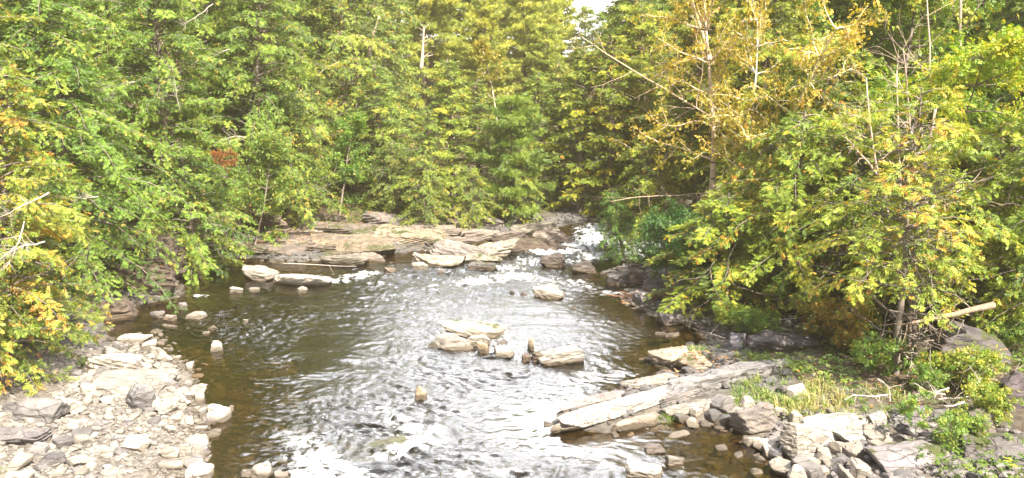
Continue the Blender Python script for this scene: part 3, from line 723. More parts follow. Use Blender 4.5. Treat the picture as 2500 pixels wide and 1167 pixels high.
for u, v, s in ((1741, 1018, 38), (1768, 1022, 26), (1790, 1016, 24), (1822, 988, 42), (1862, 992, 30), (1700, 1010, 40), (1720, 1035, 30), (1690, 1036, 36), (1660, 1018, 30), (1830, 1078, 40), (1865, 1085, 48), (1880, 1098, 40), (1910, 1150, 60), (1985, 1140, 38), (2010, 1148, 32), (2015, 1130, 30), (1975, 1160, 70), (1950, 1172, 60),
              (2050, 1098, 50), (2085, 1108, 58), (2130, 1070, 56), (2155, 1068, 40), (2090, 1085, 34), (1800, 1002, 28), (1758, 990, 60), (1715, 985, 44), (1840, 1010, 40), (1905, 1005, 34), (1940, 965, 50), (1915, 952, 34), (2145, 1095, 40), (2100, 1150, 60), (2060, 1160, 40), (1940, 1030, 50), (1990, 1075, 44), (1840, 1160, 30), (1800, 1120, 30), (1760, 1100, 34), (2010, 1110, 40), (1860, 1120, 24)):
    sunk = (v > 1090 and u < 1870 and s < 36)
    rock("shore_stone", "pale angular stone along the rim of the brown pool at lower right", "stone", u, v + 6, s, s * .011 * rs.uniform(.7, 1.1), s * .009 * rs.uniform(.6, 1.0), rs.uniform(-40, 40), (rs.uniform(-10, 10), rs.uniform(-14, 14)), 'pale' if rs.rand() < .75 else 'gray', 400 + int(u), lev=3, group="stones round the brown pool", sharp=30, planes=7,
         z=(-.12 if sunk else None), col=(1, .97, .93))

# stone pile on the left beach: each stone a thing, the smallest as gravel
protos = [rock_mesh("shore_stone", 600 + i, (1.0, rs.uniform(.6, .95), rs.uniform(.35, .7)), M['pale'], 3, sharp=rs.choice([14, 26, 34]), planes=8, rough=.05) for i in range(14)]
gprotos = [rock_mesh("shore_stone", 640 + i, (1.0, rs.uniform(.6, .95), rs.uniform(.4, .7)), M['gray'], 3, sharp=26, planes=8, rough=.05) for i in range(5)]
PILE = [(520, 1240), (505, 1167), (520, 1060), (492, 955), (440, 935), (455, 868), (395, 800), (300, 822), (255, 870), (225, 930), (150, 960), (120, 1035), (-40, 1050), (-60, 1240)]
PILEW = np.array([wat(u, v)[:2] for u, v in PILE])
def inside(P, poly):
    c = False
    for a, b in zip(poly, np.roll(poly, -1, 0)):
        if (a[1] > P[1]) != (b[1] > P[1]) and P[0] < (b[0] - a[0]) * (P[1] - a[1]) / (b[1] - a[1]) + a[0]: c = not c
    return c
placed = [(wat(343, 992)[:2], .75), (wat(330, 945)[:2], .9), (wat(250, 950)[:2], .8), (wat(400, 950)[:2], .45), (wat(262, 897)[:2], .7), (wat(470, 1122)[:2], .4), (wat(478, 1085)[:2], .35)]
lo, hi = PILEW.min(0), PILEW.max(0)
count = 0
big = list(np.concatenate([rs.uniform(.42, .60, 26), rs.uniform(.26, .42, 90), rs.uniform(.17, .26, 150)]))
for s in big:
    for _try in range(40):
        P = rs.uniform(lo, hi)
        if not inside(P, PILEW) or any(np.hypot(*(P - q)) < .33 * (s + r_) for q, r_ in placed): continue
        placed.append((P, s))
        me = protos[rs.randint(14)] if rs.rand() < .84 else gprotos[rs.randint(5)]
        zg = max(gz(P[0], P[1]), -.06)
        br = rs.uniform(.88, 1.12)
        o = obj("shore_stone", me, None, (P[0], P[1], zg + .14 * s), (rs.uniform(-.3, .3), rs.uniform(-.3, .3), rs.uniform(0, 6.28)), s * rs.uniform(.9, 1.1), (br, br * .985, br * .96))
        tag(o, "pale angular stone in the heap of the sunlit beach at lower left", "stone", "stones heaped on the left beach")
        count += 1
        break
def pg0(u, v):
    z = .3
    for _ in range(4):
        p = at(u, v, z); z = gz(p[0], p[1])
    return at(u, v, z)
def merged_stones(name, pts, smin, smax, seed, mats, zoff=0.0):
    r = np.random.RandomState(seed)
    V0, F0 = ICO[2]
    Vs, Fs, off = [], [], 0
    bases = []
    for k in range(10):
        me = rock_mesh("tmp", seed + k, (1, .8, .55), None, 2, sharp=20, planes=8)
        a = np.empty(len(me.vertices) * 3, np.float32); me.vertices.foreach_get("co", a)
        bases.append(a.reshape(-1, 3)); bpy.data.meshes.remove(me)
    for p in pts:
        s = math.exp(r.uniform(math.log(smin), math.log(smax)))
        a = r.uniform(0, 6.28)
        rot = np.array([[math.cos(a), -math.sin(a), 0], [math.sin(a), math.cos(a), 0], [r.uniform(-.3, .3), r.uniform(-.3, .3), 1]])
        Vs.append(bases[r.randint(10)] @ rot.T * s + [p[0], p[1], p[2] + .1 * s + zoff])
        Fs.append(F0 + off); off += len(V0)
    return mesh(name, np.vstack(Vs), None, np.vstack(Fs), mats)
pts = []
while len(pts) < 3600:
    P = rs.uniform(lo - .4, hi + [.8, .4])
    if inside(P, PILEW) or rs.rand() < .10:
        z0 = gz(P[0], P[1])
        if z0 > -.3: pts.append((P[0], P[1], z0))
tag(obj("gravel", merged_stones("gravel", pts, .05, .17, 701, M['pale']), color=(.86, .88, .90)), kind="stuff", label="small pale stones filling the gaps of the left beach", cat="gravel")
pts = []
for _ in range(60000):
    P = np.array([rs.uniform(-14, 16), rs.uniform(15, 48)])
    if P[0] < -3 and P[1] < 25: continue
    d = float(sdist(P[None])[0])
    if -.25 < d < 3.2 * rs.rand(): pts.append((P[0], P[1], gz(P[0], P[1])))
    if len(pts) >= 1500: break
tag(obj("rubble", merged_stones("rubble", pts, .09, .42, 751, M['gray'])), kind="stuff", label="small grey rubble along the rocky shores", cat="rubble")
pts = []
rq = np.random.RandomState(8)
rub = []
for _ in range(20000):
    q = pg0(rq.uniform(1880, 2560), rq.uniform(1010, 1230))
    if float(sdist(q[None, :2])[0]) > .15: rub.append(q)
    if len(rub) >= 520: break
tag(obj("rubble", merged_stones("rubble", rub, .06, .34, 771, M['gray']), color=(1.2, 1.15, 1.12)), kind="stuff", label="grey broken stones in the lower right corner", cat="rubble")
pts = []
for _ in range(5000):
    P = np.array([rs.uniform(-10, 8), rs.uniform(14, 28)])
    d = float(sdist(P[None])[0])
    if -3.2 < d < -.05 and (P[0] < -2.5 or P[0] > 2.5): pts.append((P[0], P[1], gz(P[0], P[1])))
    if len(pts) >= 900: break
m_bed = rock_material("riverbed_stone", (.035, .022, .010), (.11, .07, .030), 0, .4, False)
tag(obj("riverbed_pebbles", merged_stones("riverbed_pebbles", pts, .10, .36, 801, m_bed, -.03)), kind="stuff", label="brown stones lying on the bed under the shallow water", cat="pebbles")

# ------------------------------------------------------------------ tubes and trees
class Tubes:
    def __init__(s): s.V, s.F, s.n = [], [], 0
    def add(s, pts, rad, k=6):
        pts = np.asarray(pts, float); rad = np.broadcast_to(np.asarray(rad, float), len(pts))
        tn = np.gradient(pts, axis=0); tn /= np.linalg.norm(tn, axis=1)[:, None] + 1e-9
        up = np.where(np.abs(tn[:, 2:3]) > .9, np.array([[1., 0, 0]]), np.array([[0, 0, 1.]]))
        a = np.cross(tn, up); a /= np.linalg.norm(a, axis=1)[:, None] + 1e-9
        b = np.cross(tn, a)
        th = np.arange(k) * 2 * math.pi / k
        ring = pts[:, None] + rad[:, None, None] * (a[:, None] * np.cos(th)[None, :, None] + b[:, None] * np.sin(th)[None, :, None])
        s.V.append(ring.reshape(-1, 3))
        n = len(pts)
        i = np.arange(n - 1)[:, None] * k + np.arange(k)[None]
        j = np.arange(n - 1)[:, None] * k + (np.arange(k)[None] + 1) % k
        s.F.append((np.stack([i, j, j + k, i + k], -1).reshape(-1, 4)) + s.n)
        s.n += n * k
        return s
    def mesh(s, name, mat): return mesh(name, np.vstack(s.V), np.vstack(s.F), None, mat, True)

def curve(p0, d, L, bend, r, n=8):
    d = np.array(d, float); d /= np.linalg.norm(d)
    pts = [np.array(p0, float)]
    for i in range(n):
        d = d + r.normal(size=3) * bend; d /= np.linalg.norm(d)
        pts.append(pts[-1] + d * L / n)
    return np.array(pts)
def limb(T, r, p0, d, L, rad, depth, bend=.13, kids=4, k=5, grav=0.0):
    pts = curve(p0, d, L, bend, r, 7)
    pts[:, 2] += grav * L * np.linspace(0, 1, 8) ** 2
    T.add(pts, rad * np.linspace(1, .25, 8), k)
    if depth <= 0: return
    for _ in range(kids):
        i = r.randint(2, 8)
        q = pts[i]; dd = pts[i] - pts[i - 1]; dd /= np.linalg.norm(dd)
        side = r.normal(size=3); side -= dd * (side @ dd); side /= np.linalg.norm(side)
        limb(T, r, q, dd * .6 + side * .8, L * r.uniform(.3, .55), rad * .45, depth - 1, bend * 1.1, kids, 4, grav)

def kites(specs):
    """specs: (t along the axis, angle, length, width, lift) -> local verts (n*4,3)"""
    out = []
    for t0, a, L, wd, lf in specs:
        d = np.array([math.cos(a), math.sin(a), lf]); s = np.array([-math.sin(a), math.cos(a), 0])
        b = np.array([t0, 0, 0])
        out += [b, b + d * L * .45 + s * wd * .5, b + d * L + np.array([0, 0, -.12 * L]), b + d * L * .45 - s * wd * .5]
    return np.array(out)
SPRAY = {
    'cedar': kites([(.0, .85, .36, .10, .1), (.05, -.8, .38, .10, -.05), (.2, .75, .42, .11, -.2), (.25, -.7, .42, .11, .2), (.42, .6, .40, .11, .15), (.47, -.6, .38, .11, -.15), (.62, .45, .34, .10, .05), (.66, -.45, .34, .10, -.1), (.55, 0., .52, .12, 0)]),
    'broad': kites([(.1, .9, .5, .34, .1), (.25, -.9, .5, .34, -.15), (.55, .7, .48, .33, -.2), (.65, -.6, .46, .32, .15), (.75, 0., .5, .34, -.1)]),
    'pine': kites([(.0, .55, .75, .10, .25), (.0, -.55, .75, .10, .25), (.15, .3, .8, .10, .5), (.15, -.25, .8, .10, -.1), (.2, .0, .85, .11, .2), (.05, .85, .65, .09, 0.), (.05, -.85, .65, .09, 0.), (.1, .1, .75, .09, .75)]),
}
def foliage(name, frames, kind, mat, rng, jit=.045):
    O, A, Nn, S, Tn = [np.concatenate(q) for q in zip(*frames)]
    A = A / np.linalg.norm(A, axis=1)[:, None]
    B = np.cross(Nn, A); B /= np.linalg.norm(B, axis=1)[:, None] + 1e-9
    Nn = np.cross(A, B)
    Lc = SPRAY[kind]
    V = O[:, None] + S[:, None, None] * (Lc[None, :, 0:1] * A[:, None] + Lc[None, :, 1:2] * B[:, None] + Lc[None, :, 2:3] * Nn[:, None])
    nl = len(Lc) // 4
    tint = np.repeat(np.clip(np.repeat(Tn, nl) + rng.normal(size=len(Tn) * nl) * jit, 0, 1), 4)
    V = V.reshape(-1, 3)
    return mesh(name, V, np.arange(len(V)).reshape(-1, 4), None, mat, False, {"tint": tint})

def bough_frames(r, base, out, L, kind, step, twl, size, lift, droop, tint, nspray=6, start=.22, orange=.03, spread=1.0):
    n = max(int(L / step), 3)
    s = np.linspace(start, 1, n) + r.uniform(-.02, .02, n)
    wob = r.normal(size=3) * .10
    side = np.array([-out[1], out[0], 0.])
    def pos(q):
        q = np.asarray(q)[:, None]
        return base + out * L * q + np.array([0, 0, 1.]) * L * (lift * q - droop * q * q) + side * L * wob[0] * np.sin(q * 3 + wob[1] * 9)
    p = pos(s); tn = pos(s + .02) - pos(s - .02); tn /= np.linalg.norm(tn, axis=1)[:, None]
    sg = np.where(np.arange(n) % 2 == 0, 1., -1.)
    tl = twl * (1.05 - .65 * s) * r.uniform(.6, 1.2, n)
    td = tn * r.uniform(.45, .9, n)[:, None] + side * (sg * spread * r.uniform(.6, 1.1, n))[:, None] + np.array([0, 0, 1.]) * r.uniform(-.5, .25, n)[:, None]
    td /= np.linalg.norm(td, axis=1)[:, None]
    q = np.tile(np.linspace(.25, 1, nspray), n)
    O = np.repeat(p, nspray, 0) + np.repeat(td * tl[:, None], nspray, 0) * q[:, None] + r.normal(size=(n * nspray, 3)) * size * .22
    A = np.repeat(td, nspray, 0) + r.normal(size=(n * nspray, 3)) * .45 + np.array([0, 0, -.15])
    Nn = np.array([0, 0, 1.]) + out * .45 + r.normal(size=(n * nspray, 3)) * .55
    S = size * r.uniform(.7, 1.3, n * nspray)
    tt = np.clip(tint + .12 * r.normal(size=n * nspray) + .10 * (np.repeat(s, nspray) - .6), 0, .88)
    tt = np.where(r.rand(n * nspray) < orange, r.uniform(.9, 1, n * nspray), tt)
    return O, A, Nn, S, tt, pos(np.linspace(0, 1, 6))

def make_conifer(seed, H, R, z0, nb, kind='cedar', mat='cedar', size=.165, step=.085, twl=.62, lift=.25, droop=.45, profile=None, orange=.012, trunk_r=.16, tintm=.42, bare=16, tiers=False, spread=1.0, barkmat='bark', lean=.04, lump=.30):
    r = np.random.RandomState(seed); lp = r.uniform(0, 6.28, 2)
    zz = np.linspace(0, H, 9)
    off = np.cumsum(r.normal(size=(9, 2)) * lean, 0) * H / 9
    trunk = np.c_[off, zz]
    T = Tubes()
    T.add(np.vstack([[trunk[0][0], trunk[0][1], -.8], trunk]), trunk_r * np.concatenate([[1.35], np.linspace(1.1, .12, 9)]), 8)
    frames = []
    for i in range(nb):
        f = (i + r.rand()) / nb
        if tiers:
            nt_ = max(int(H / .75), 4); f = (math.floor(f * nt_) + .25 * r.rand()) / nt_
        f = f ** .85
        h = z0 + (H - z0) * f * .985
        L = R * (profile(f) if profile else (1 - f) ** .55 * (.80 + .25 * min(f * 4, 1)) + .08) * r.uniform(.62, 1.18)
        az = i * 2.39996 + r.uniform(-.5, .5)
        L *= 1 + lump * (math.sin(2 * az + 2.3 * h + lp[0]) * .6 + math.sin(3 * az - 3.1 * h + lp[1]) * .5)
        out = np.array([math.cos(az), math.sin(az), 0])
        base = np.array([np.interp(h, zz, off[:, 0]), np.interp(h, zz, off[:, 1]), h])
        li = lift + .5 * f + r.uniform(-.1, .15)
        fr = bough_frames(r, base, out, L, kind, step, twl * (1 - .45 * f), size, li, droop * r.uniform(.7, 1.3), np.clip(tintm + r.normal() * .16, .05, .8), orange=orange if r.rand() > .18 else orange * 5 + .05, spread=spread)
        frames.append(fr[:5])
        T.add(fr[5], trunk_r * .22 * np.linspace(1, .15, 6), 4)
    for i in range(bare):
        h = r.uniform(.05, .9) * H
        az = r.uniform(0, 6.28)
        L = R * r.uniform(.7, 1.15) * (1 - .6 * h / H)
        limb(T, r, [np.interp(h, zz, off[:, 0]), np.interp(h, zz, off[:, 1]), h], [math.cos(az), math.sin(az), r.uniform(-.1, .5)], L, .028, 1, .16, 4, 4)
    return foliage("crown", frames, kind, M[mat], r), T.mesh("trunk", M[barkmat])

def make_broad(seed, H, R, zc, nb, mat='broad', size=.2, trunk_r=.09, barkmat='bark', tintm=.45, depth=2, spray=5, orange=.04, stems=1, dens=1.0, up=.8):
    """Trunk with forking limbs; leaf clusters along the limbs' outer ends."""
    r = np.random.RandomState(seed)
    T = Tubes(); tips = []
    for s in range(stems):
        a0 = s * 6.28 / max(stems, 1) + r.rand()
        d0 = np.array([math.cos(a0) * .35, math.sin(a0) * .35, 1]) if stems > 1 else np.array([r.normal() * .05, r.normal() * .05, 1.])
        tk = curve([math.cos(a0) * .08 * (stems > 1), math.sin(a0) * .08 * (stems > 1), -.4], d0, H * .97 + .4, .05, r, 10)
        T.add(tk, trunk_r * np.linspace(1.1, .2, 11), 7)
        for i in range(nb):
            h = zc + (H - zc) * ((i + r.rand()) / nb) ** .8 * .95
            j = int(np.clip(np.searchsorted(tk[:, 2], h), 1, 10))
            f = (h - zc) / (H - zc + 1e-6)
            L = R * (1.05 - .6 * f) * r.uniform(.6, 1.15)
            az = i * 2.4 + r.uniform(-.5, .5)
            d = np.array([math.cos(az), math.sin(az), up * r.uniform(.3, 1.1)])
            pts = curve(tk[j], d, L, .12, r, 8)
            T.add(pts, trunk_r * (.26 if mat == 'gold' else .38) * np.linspace(1, .15, 9), 5)
            tips.append((pts, L))
            for _ in range(4):
                k = r.randint(2, 9)
                dd = pts[k] - pts[k - 1]; dd /= np.linalg.norm(dd) + 1e-9
                sd = r.normal(size=3); sd -= dd * (sd @ dd)
                p2 = curve(pts[k], dd * .7 + sd / np.linalg.norm(sd) * .9, L * r.uniform(.3, .5), .15, r, 6)
                T.add(p2, trunk_r * .15 * np.linspace(1, .2, 7), 4)
                tips.append((p2, L * .4))
    frames = []
    for pts, L in tips:
        n = int(max(L / .1, 4) * spray * dens)
        q = r.uniform(.25, 1.04, n) * (len(pts) - 1)
        i = np.clip(q.astype(int), 0, len(pts) - 2)
        O = pts[i] + (pts[i + 1] - pts[i]) * (q - i)[:, None] + r.normal(size=(n, 3)) * [.16, .16, .10] * min(1.0, R / 2)
        A = (pts[i + 1] - pts[i]); A = A / (np.linalg.norm(A, axis=1)[:, None] + 1e-9) + r.normal(size=(n, 3)) * .8 + [0, 0, -.2]
        Nn = np.array([0, 0, 1.]) + r.normal(size=(n, 3)) * .5
        tt = np.clip(tintm + r.normal() * .14 + .14 * r.normal(size=n), 0, .9)
        tt = np.where(r.rand(n) < orange, r.uniform(.9, 1, n), tt)
        frames.append((O, A, Nn, size * r.uniform(.7, 1.3, n), tt))
    return foliage("crown", frames, 'broad', M[mat], r), T.mesh("trunk", M[barkmat])

col_prof = lambda f: (1 - f) ** .6 * (.55 + .5 * min(f * 3.5, 1)) + .06
KIND = {
    'cedar1': make_conifer(11, 12, 3.0, .5, 230, droop=.65, lift=.3, bare=5),
    'cedar2': make_conifer(12, 12, 3.0, .5, 230, droop=.75, lift=.3, bare=5),
    'cedar3': make_conifer(13, 12, 3.0, .6, 220, lift=.4, droop=.65, lean=.08, bare=5),
    'cedarlow': make_conifer(14, 6, 2.6, .3, 90, droop=.55, lift=.22, orange=.035, size=.175, step=.085),
    'cedarlow2': make_conifer(15, 6, 2.6, .3, 90, droop=.6, lift=.2, orange=.035, size=.175, step=.085),
    'cedarslim1': make_conifer(16, 8, 1.7, .2, 120, profile=col_prof, size=.18, step=.09, twl=.5, bare=5),
    'cedarslim2': make_conifer(17, 8, 1.7, .2, 120, profile=col_prof, size=.18, step=.09, twl=.5, bare=5, lean=.07),
    'cedarorange': make_conifer(18, 8, 2.4, .3, 135, droop=.5, orange=.12, size=.19, step=.09, tintm=.46),
    'cedarbare': make_conifer(19, 6.5, 2.0, 1.9, 46, droop=.55, orange=.08, size=.20, step=.125, tintm=.55, trunk_r=.078, bare=46),
    'pine1': make_conifer(21, 15, 3.3, 3.0, 110, 'pine', 'pine', size=.36, step=.16, twl=.8, lift=.12, droop=.12, tiers=True, trunk_r=.22, bare=10),
    'pine2': make_conifer(22, 15, 3.6, 2.0, 105, 'pine', 'pine', size=.36, step=.16, twl=.85, lift=.2, droop=.22, tiers=True, trunk_r=.22, bare=12),
    'pineyoung': make_conifer(23, 6, 1.6, .3, 80, 'pine', 'pine', size=.30, step=.13, twl=.5, lift=.35, droop=.2, tiers=True, trunk_r=.08, bare=2),
    'maple': make_broad(31, 8, 2.5, 1.0, 26, size=.16, spray=6, tintm=.45),
    'maple2': make_broad(32, 8, 2.7, 2.0, 26, size=.17, spray=6, tintm=.55, up=.4),
    'mapletop': make_broad(33, 8, 2.4, 5.6, 16, size=.16, spray=6, tintm=.72, up=.3, trunk_r=.07, orange=.05),
    'birch1': make_broad(34, 13, 3.4, 3.0, 26, 'gold', size=.14, spray=3.0, barkmat='birch', trunk_r=.17, up=.9, tintm=.45),
    'birch2': make_broad(35, 11, 3.2, 3.0, 24, 'gold', size=.14, spray=2.8, barkmat='birch', trunk_r=.13, up=.8, tintm=.5),
    'poplar': make_broad(36, 9, 1.1, 5.2, 16, 'gold', size=.14, spray=5, barkmat='birch', trunk_r=.075, up=1.6, tintm=.3),
    'alder': make_broad(37, 3.2, 1.6, .3, 14, size=.12, spray=6, stems=4, trunk_r=.035, tintm=.2, up=.6),
    'shrub1': make_broad(38, 1.5, .8, .2, 8, size=.085, spray=4, stems=4, trunk_r=.014, tintm=.55, up=.6),
    'shrub2': make_broad(39, 1.2, .7, .15, 7, size=.085, spray=3.5, stems=5, trunk_r=.012, tintm=.68, up=.7, orange=.08),
    'sapling': make_broad(40, 1.6, .55, .3, 8, size=.11, spray=3, stems=1, trunk_r=.014, tintm=.6, up=.8),
}
PARTS_T = {}
def tree(kind, label, u, Y, H, wide=1.0, rot=0, lean=(0, 0), col=None, name='cedar_tree', cat='tree', group=None, dz=0.0, bark=None, x=None, z=None):
    crown, trunk = KIND[kind]
    H0 = {'cedar1': 12, 'cedar2': 12, 'cedar3': 12, 'cedarlow': 6, 'cedarlow2': 6, 'cedarslim1': 8, 'cedarslim2': 8, 'cedarorange': 8, 'cedarbare': 6.5, 'pine1': 15, 'pine2': 15, 'pineyoung': 6, 'maple': 8, 'maple2': 8, 'mapletop': 8, 'birch1': 13, 'birch2': 11, 'poplar': 9, 'alder': 3.2, 'shrub1': 1.5, 'shrub2': 1.2, 'sapling': 1.6}[kind]
    X_ = xat(u, Y) if x is None else x
    zg = gz(X_, Y) if z is None else z
    e = bpy.data.objects.new(name, None); COL.objects.link(e)
    e.empty_display_size = .2
    e.location = (X_, Y, zg - .05 + dz)
    s = H / H0
    e.scale = (s * wide, s * wide, s)
    e.rotation_euler = (math.radians(lean[0]), math.radians(lean[1]), math.radians(rot))
    tag(e, label, cat, group)
    obj("trunk", trunk, e, color=bark)
    obj("crown", crown, e, color=col)
    return e

G_ = (.92, 1.0, .92)
# left bank
tree('cedarorange', "orange tipped cedar leaning over the stone beach at far left", -40, 20.5, 7.6, 0.95, 30, (0, 5), (1.14, 1.02, .85))
tree('cedarlow', "low yellow green cedar between the orange tipped cedar and the cliff", 20, 24.5, 5.6, 1.0, 80, (0, 4), (1.20, 1.00, 0.83))
tree('cedar1', "tall cedar at the left edge behind the orange tipped one", -110, 25, 12, 1.0, 10, (0, 0), (1.22, 1.02, 0.74))
tree('cedar2', "dark green cedar overhanging the tall dark cliff face", 200, 30, 12.5, 1.08, 200, (0, 4), (0.89, 1.00, 0.72))
tree('cedar1', "bushy green cedar overhanging the dark pool", 405, 36, 13, 1.0, 120, (0, 5), (0.93, 1.00, 0.74))
tree('cedarlow', "low cedar drooping to the dark pool under the bushy green cedar", 470, 35, 5.5, 1.0, 150, (0, 6), (0.91, 1.00, 0.74))
tree('cedar3', "green cedar above the shaded end of the shelf", 600, 42, 13.5, .95, 50, (0, 4), (0.97, 1.00, 0.74))
tree('maple', "leafy hazel with a few yellow leaves leaning over the shelf", 610, 38.5, 5.2, 1.0, 20, (0, 12), (1.14, 1.00, 0.83), 'hazel_tree')
tree('maple', "bright green maple bough tree above the overhung wall", 825, 44.2, 5.0, .95, 75, (0, 12), (1.05, 1.12, .75), 'maple_tree')
tree('cedarslim1', "dark cedar between the overhung wall and the grey hump", 935, 47, 7.5, 1.35, 40, (0, 0), (0.97, 0.95, 0.74))
tree('cedar2', "tall pale cedar above the bright green maple", 850, 54, 15, 1.0, 260, (0, 3), (1.20, 1.05, 0.87))
tree('cedar3', "tall cedar left of the tall pale cedar", 700, 51, 16, 1.0, 140, (0, 2), (1.08, 1.05, 0.78))
tree('cedar1', "tall cedar high on the bank above the shelf", 510, 46, 17, 1.0, 330, (0, 0), (1.03, 1.05, 0.74))
tree('cedar2', "tall cedar behind the bushy green cedar", 300, 42, 17, 1.0, 75, (0, 0), (1.05, 1.05, 0.74))
tree('cedar3', "tall cedar behind the dark cliff cedar", 90, 37, 16, 1.0, 190, (0, 0), (1.14, 1.05, 0.78))
tree('cedar1', "tall yellow green cedar at the top left corner", -90, 33, 15, 1.0, 250, (0, 0), (1.15, 1.05, .8))
tree('cedar1', "slender tall cedar with a leaning trunk left of the far pines", 930, 60, 14.5, .85, 100, (0, 5), (1.15, 1.1, 1.0))
tree('cedarlow2', "low green cedar hanging over the leaf strewn shelf", 700, 42.5, 5.6, 1.05, 10, (0, 6), (1.00, 1.00, 0.72))
tree('cedarlow', "low cedar between the hazel and the bright green maple", 745, 46.5, 6.4, 1.0, 110, (0, 4), (1.08, 1.00, 0.72))
tree('cedarlow2', "shady low cedar behind the dark rounded boulder", 640, 45.5, 6.4, 1.0, 210, (0, 4), (1.03, 1.00, 0.72))
tree('cedarlow', "green cedar behind the bright green maple", 870, 49.5, 7.4, 1.0, 300, (0, 4), (1.12, 1.03, 0.74))
# centre
tree('cedarslim1', "tallest pointed cedar of the central clump", 1110, 45.5, 8.0, 1.2, 10, (0, 0), (1.22, 1.08, 0.74))
tree('cedarslim2', "rounded cedar at the left of the central clump", 1045, 43.8, 5.6, 1.4, 70, (0, 0), (1.14, 1.05, 0.74))
tree('cedarslim2', "pointed cedar in the middle of the central clump", 1175, 46.5, 7, 1.15, 160, (0, 0), (1.14, 1.05, 0.74))
tree('pineyoung', "young white pine with pale soft needles in the central clump", 1252, 44.5, 6.4, 1.0, 0, (0, 0), (0.91, 1.25, 0.74), 'pine_tree')
tree('cedarslim1', "yellowish cedar right of the young white pine", 1305, 48, 7.4, 1.15, 220, (0, 0), (1.2, 1.08, .8))
tree('cedarslim2', "dark cedar beside the hollow right of the central clump", 1355, 50, 8, 1.1, 300, (0, 0), (1.20, 1.00, 0.69))
tree('cedarlow', "low pale cedar over the leaning bank slabs", 1265, 44.2, 3.4, .95, 45, (0, 0), (1.14, 1.08, 0.92))
tree('cedarlow2', "low cedar bush above the jagged slab", 1150, 43.2, 3.0, 1.05, 95, (0, 0), (1.14, 1.05, 0.78))
tree('cedarlow', "low cedar bush beside the grey hump", 1035, 42.6, 3.6, .95, 300, (0, 0), (1.08, 1.02, 0.74))
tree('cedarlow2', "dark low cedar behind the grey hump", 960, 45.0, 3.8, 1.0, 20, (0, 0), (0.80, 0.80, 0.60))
tree('poplar', "thin white trunked poplar with a golden top", 1216, 47.5, 9, 1.0, 30, (0, 0), (0.97, 1.00, 0.83), 'poplar_tree', bark=(1.22, 1.10, 1.01))
# far pines, tints brightened to hold a warm glow in the needle colour
FP = [(1097, 74, 15.5, 'pine1'), (1035, 70, 14, 'pine2'), (1165, 80, 17, 'pine2'), (1240, 84, 17.5, 'pine1'), (1310, 78, 12.0, 'pine2'), (1365, 84, 9.5, 'pine1'), (1425, 80, 8.0, 'pine2'), (1490, 76, 8.0, 'pine1'), (1190, 66, 11, 'pine1'), (1330, 68, 9, 'pine1'), (1275, 70, 12, 'pine2'), (1410, 66, 7.5, 'pine2'), (1540, 82, 14, 'pine2'), (985, 78, 17, 'pine1'), (1090, 92, 19, 'pine2'), (1200, 96, 20, 'pine1'), (1295, 98, 14.5, 'pine2'), (1350, 100, 10.5, 'pine1')]
FL = {0: "far pine with a bare pinkish trunk above the central clump", 6: "short far pine just below the gap of white sky", 3: "tallest far pine left of the gap of white sky"}
for i, (u, Y, H, k) in enumerate(FP):
    tree(k, FL.get(i, "glow tinted pine on the far slope above the central clump"), u, Y, H, 1.0, i * 77, (0, 0), ((1.6, 1.7, 1.2) if i % 3 else (1.45, 1.65, 1.15)), 'pine_tree', group="pines on the far slope")
# right of the river; golden cedar tints carry the warm glow in leaf colour
tree('cedarslim2', "cedar right of the dark hollow by the rapids", 1415, 47, 8.6, 1.3, 15, (0, 0), (1.34, 1.11, 0.59))
tree('cedarslim1', "cedar above the white rapids", 1490, 47, 9.5, 1.3, 85, (0, 0), (1.40, 1.11, 0.54))
tree('cedar3', "tall glow tinted cedar behind the leaning birch", 1580, 48, 11, .9, 140, (0, 0), (1.40, 1.15, 0.45))
tree('cedarlow2', "small hemlock dipping its tips over the black flat rock", 1530, 38, 3.4, .85, 0, (0, -10), (0.70, 1.00, 0.75), 'hemlock_tree')
tree('cedarlow', "low cedar above the small hemlock", 1575, 42, 5.2, .9, 200, (0, 0), (1.20, 1.09, 0.54))
tree('alder', "dark green alder bush over the red log", 1650, 32, 2.7, .9, 0, (0, -6), (0.50, 0.75, 0.70), 'alder_bush', 'bush')  # both alders' dark green deepened further in place of overhang shade
tree('alder', "dark alder bush at the water right of the red log", 1720, 29.5, 2.0, 1.1, 100, (0, -4), (0.55, 0.80, 0.70), 'alder_bush', 'bush')
tree('cedarlow', "bright yellow green cedar overhanging the shaded right shore", 1790, 28.6, 3.9, 1.6, 60, (0, -6), (1.30, 1.17, 0.63))
tree('cedarlow2', "bright low cedar in the middle of the right bank", 1915, 27.4, 6.4, 1.0, 130, (0, -4), (1.28, 1.17, 0.63))
tree('cedarlow', "spreading cedar behind the two bare trunks", 2070, 26.0, 6.2, .95, 210, (0, -3), (1.22, 1.14, 0.68))
tree('cedar1', "tall glow tinted cedar right of the straight birch", 1840, 38, 13, 1.0, 35, (0, 0), (1.40, 1.13, 0.50))
tree('cedar2', "tall cedar at the top right with a dark bare trunk", 2000, 39, 14, 1.0, 170, (0, 0), (1.22, 1.14, 0.59))
tree('cedar3', "tall orange glow tinted cedar behind the two birches", 1690, 43, 13.5, 1.0, 290, (0, 0), (1.40, 1.11, 0.45))
tree('cedar1', "tall cedar behind the spreading cedar", 2150, 38, 14, 1.0, 310, (0, 0), (1.16, 1.11, 0.63))
tree('cedarbare', "sparse orange flecked cedar on two bare trunks at the lower right", 2205, 20.6, 6.9, 1.1, 0, (0, 0), (1.20, 1.09, 0.72))
tree('cedarbare', "thin half bare cedar beside the two trunk cedar", 2245, 21.3, 5.6, .9, 140, (0, 3), (1.20, 1.09, 0.72))
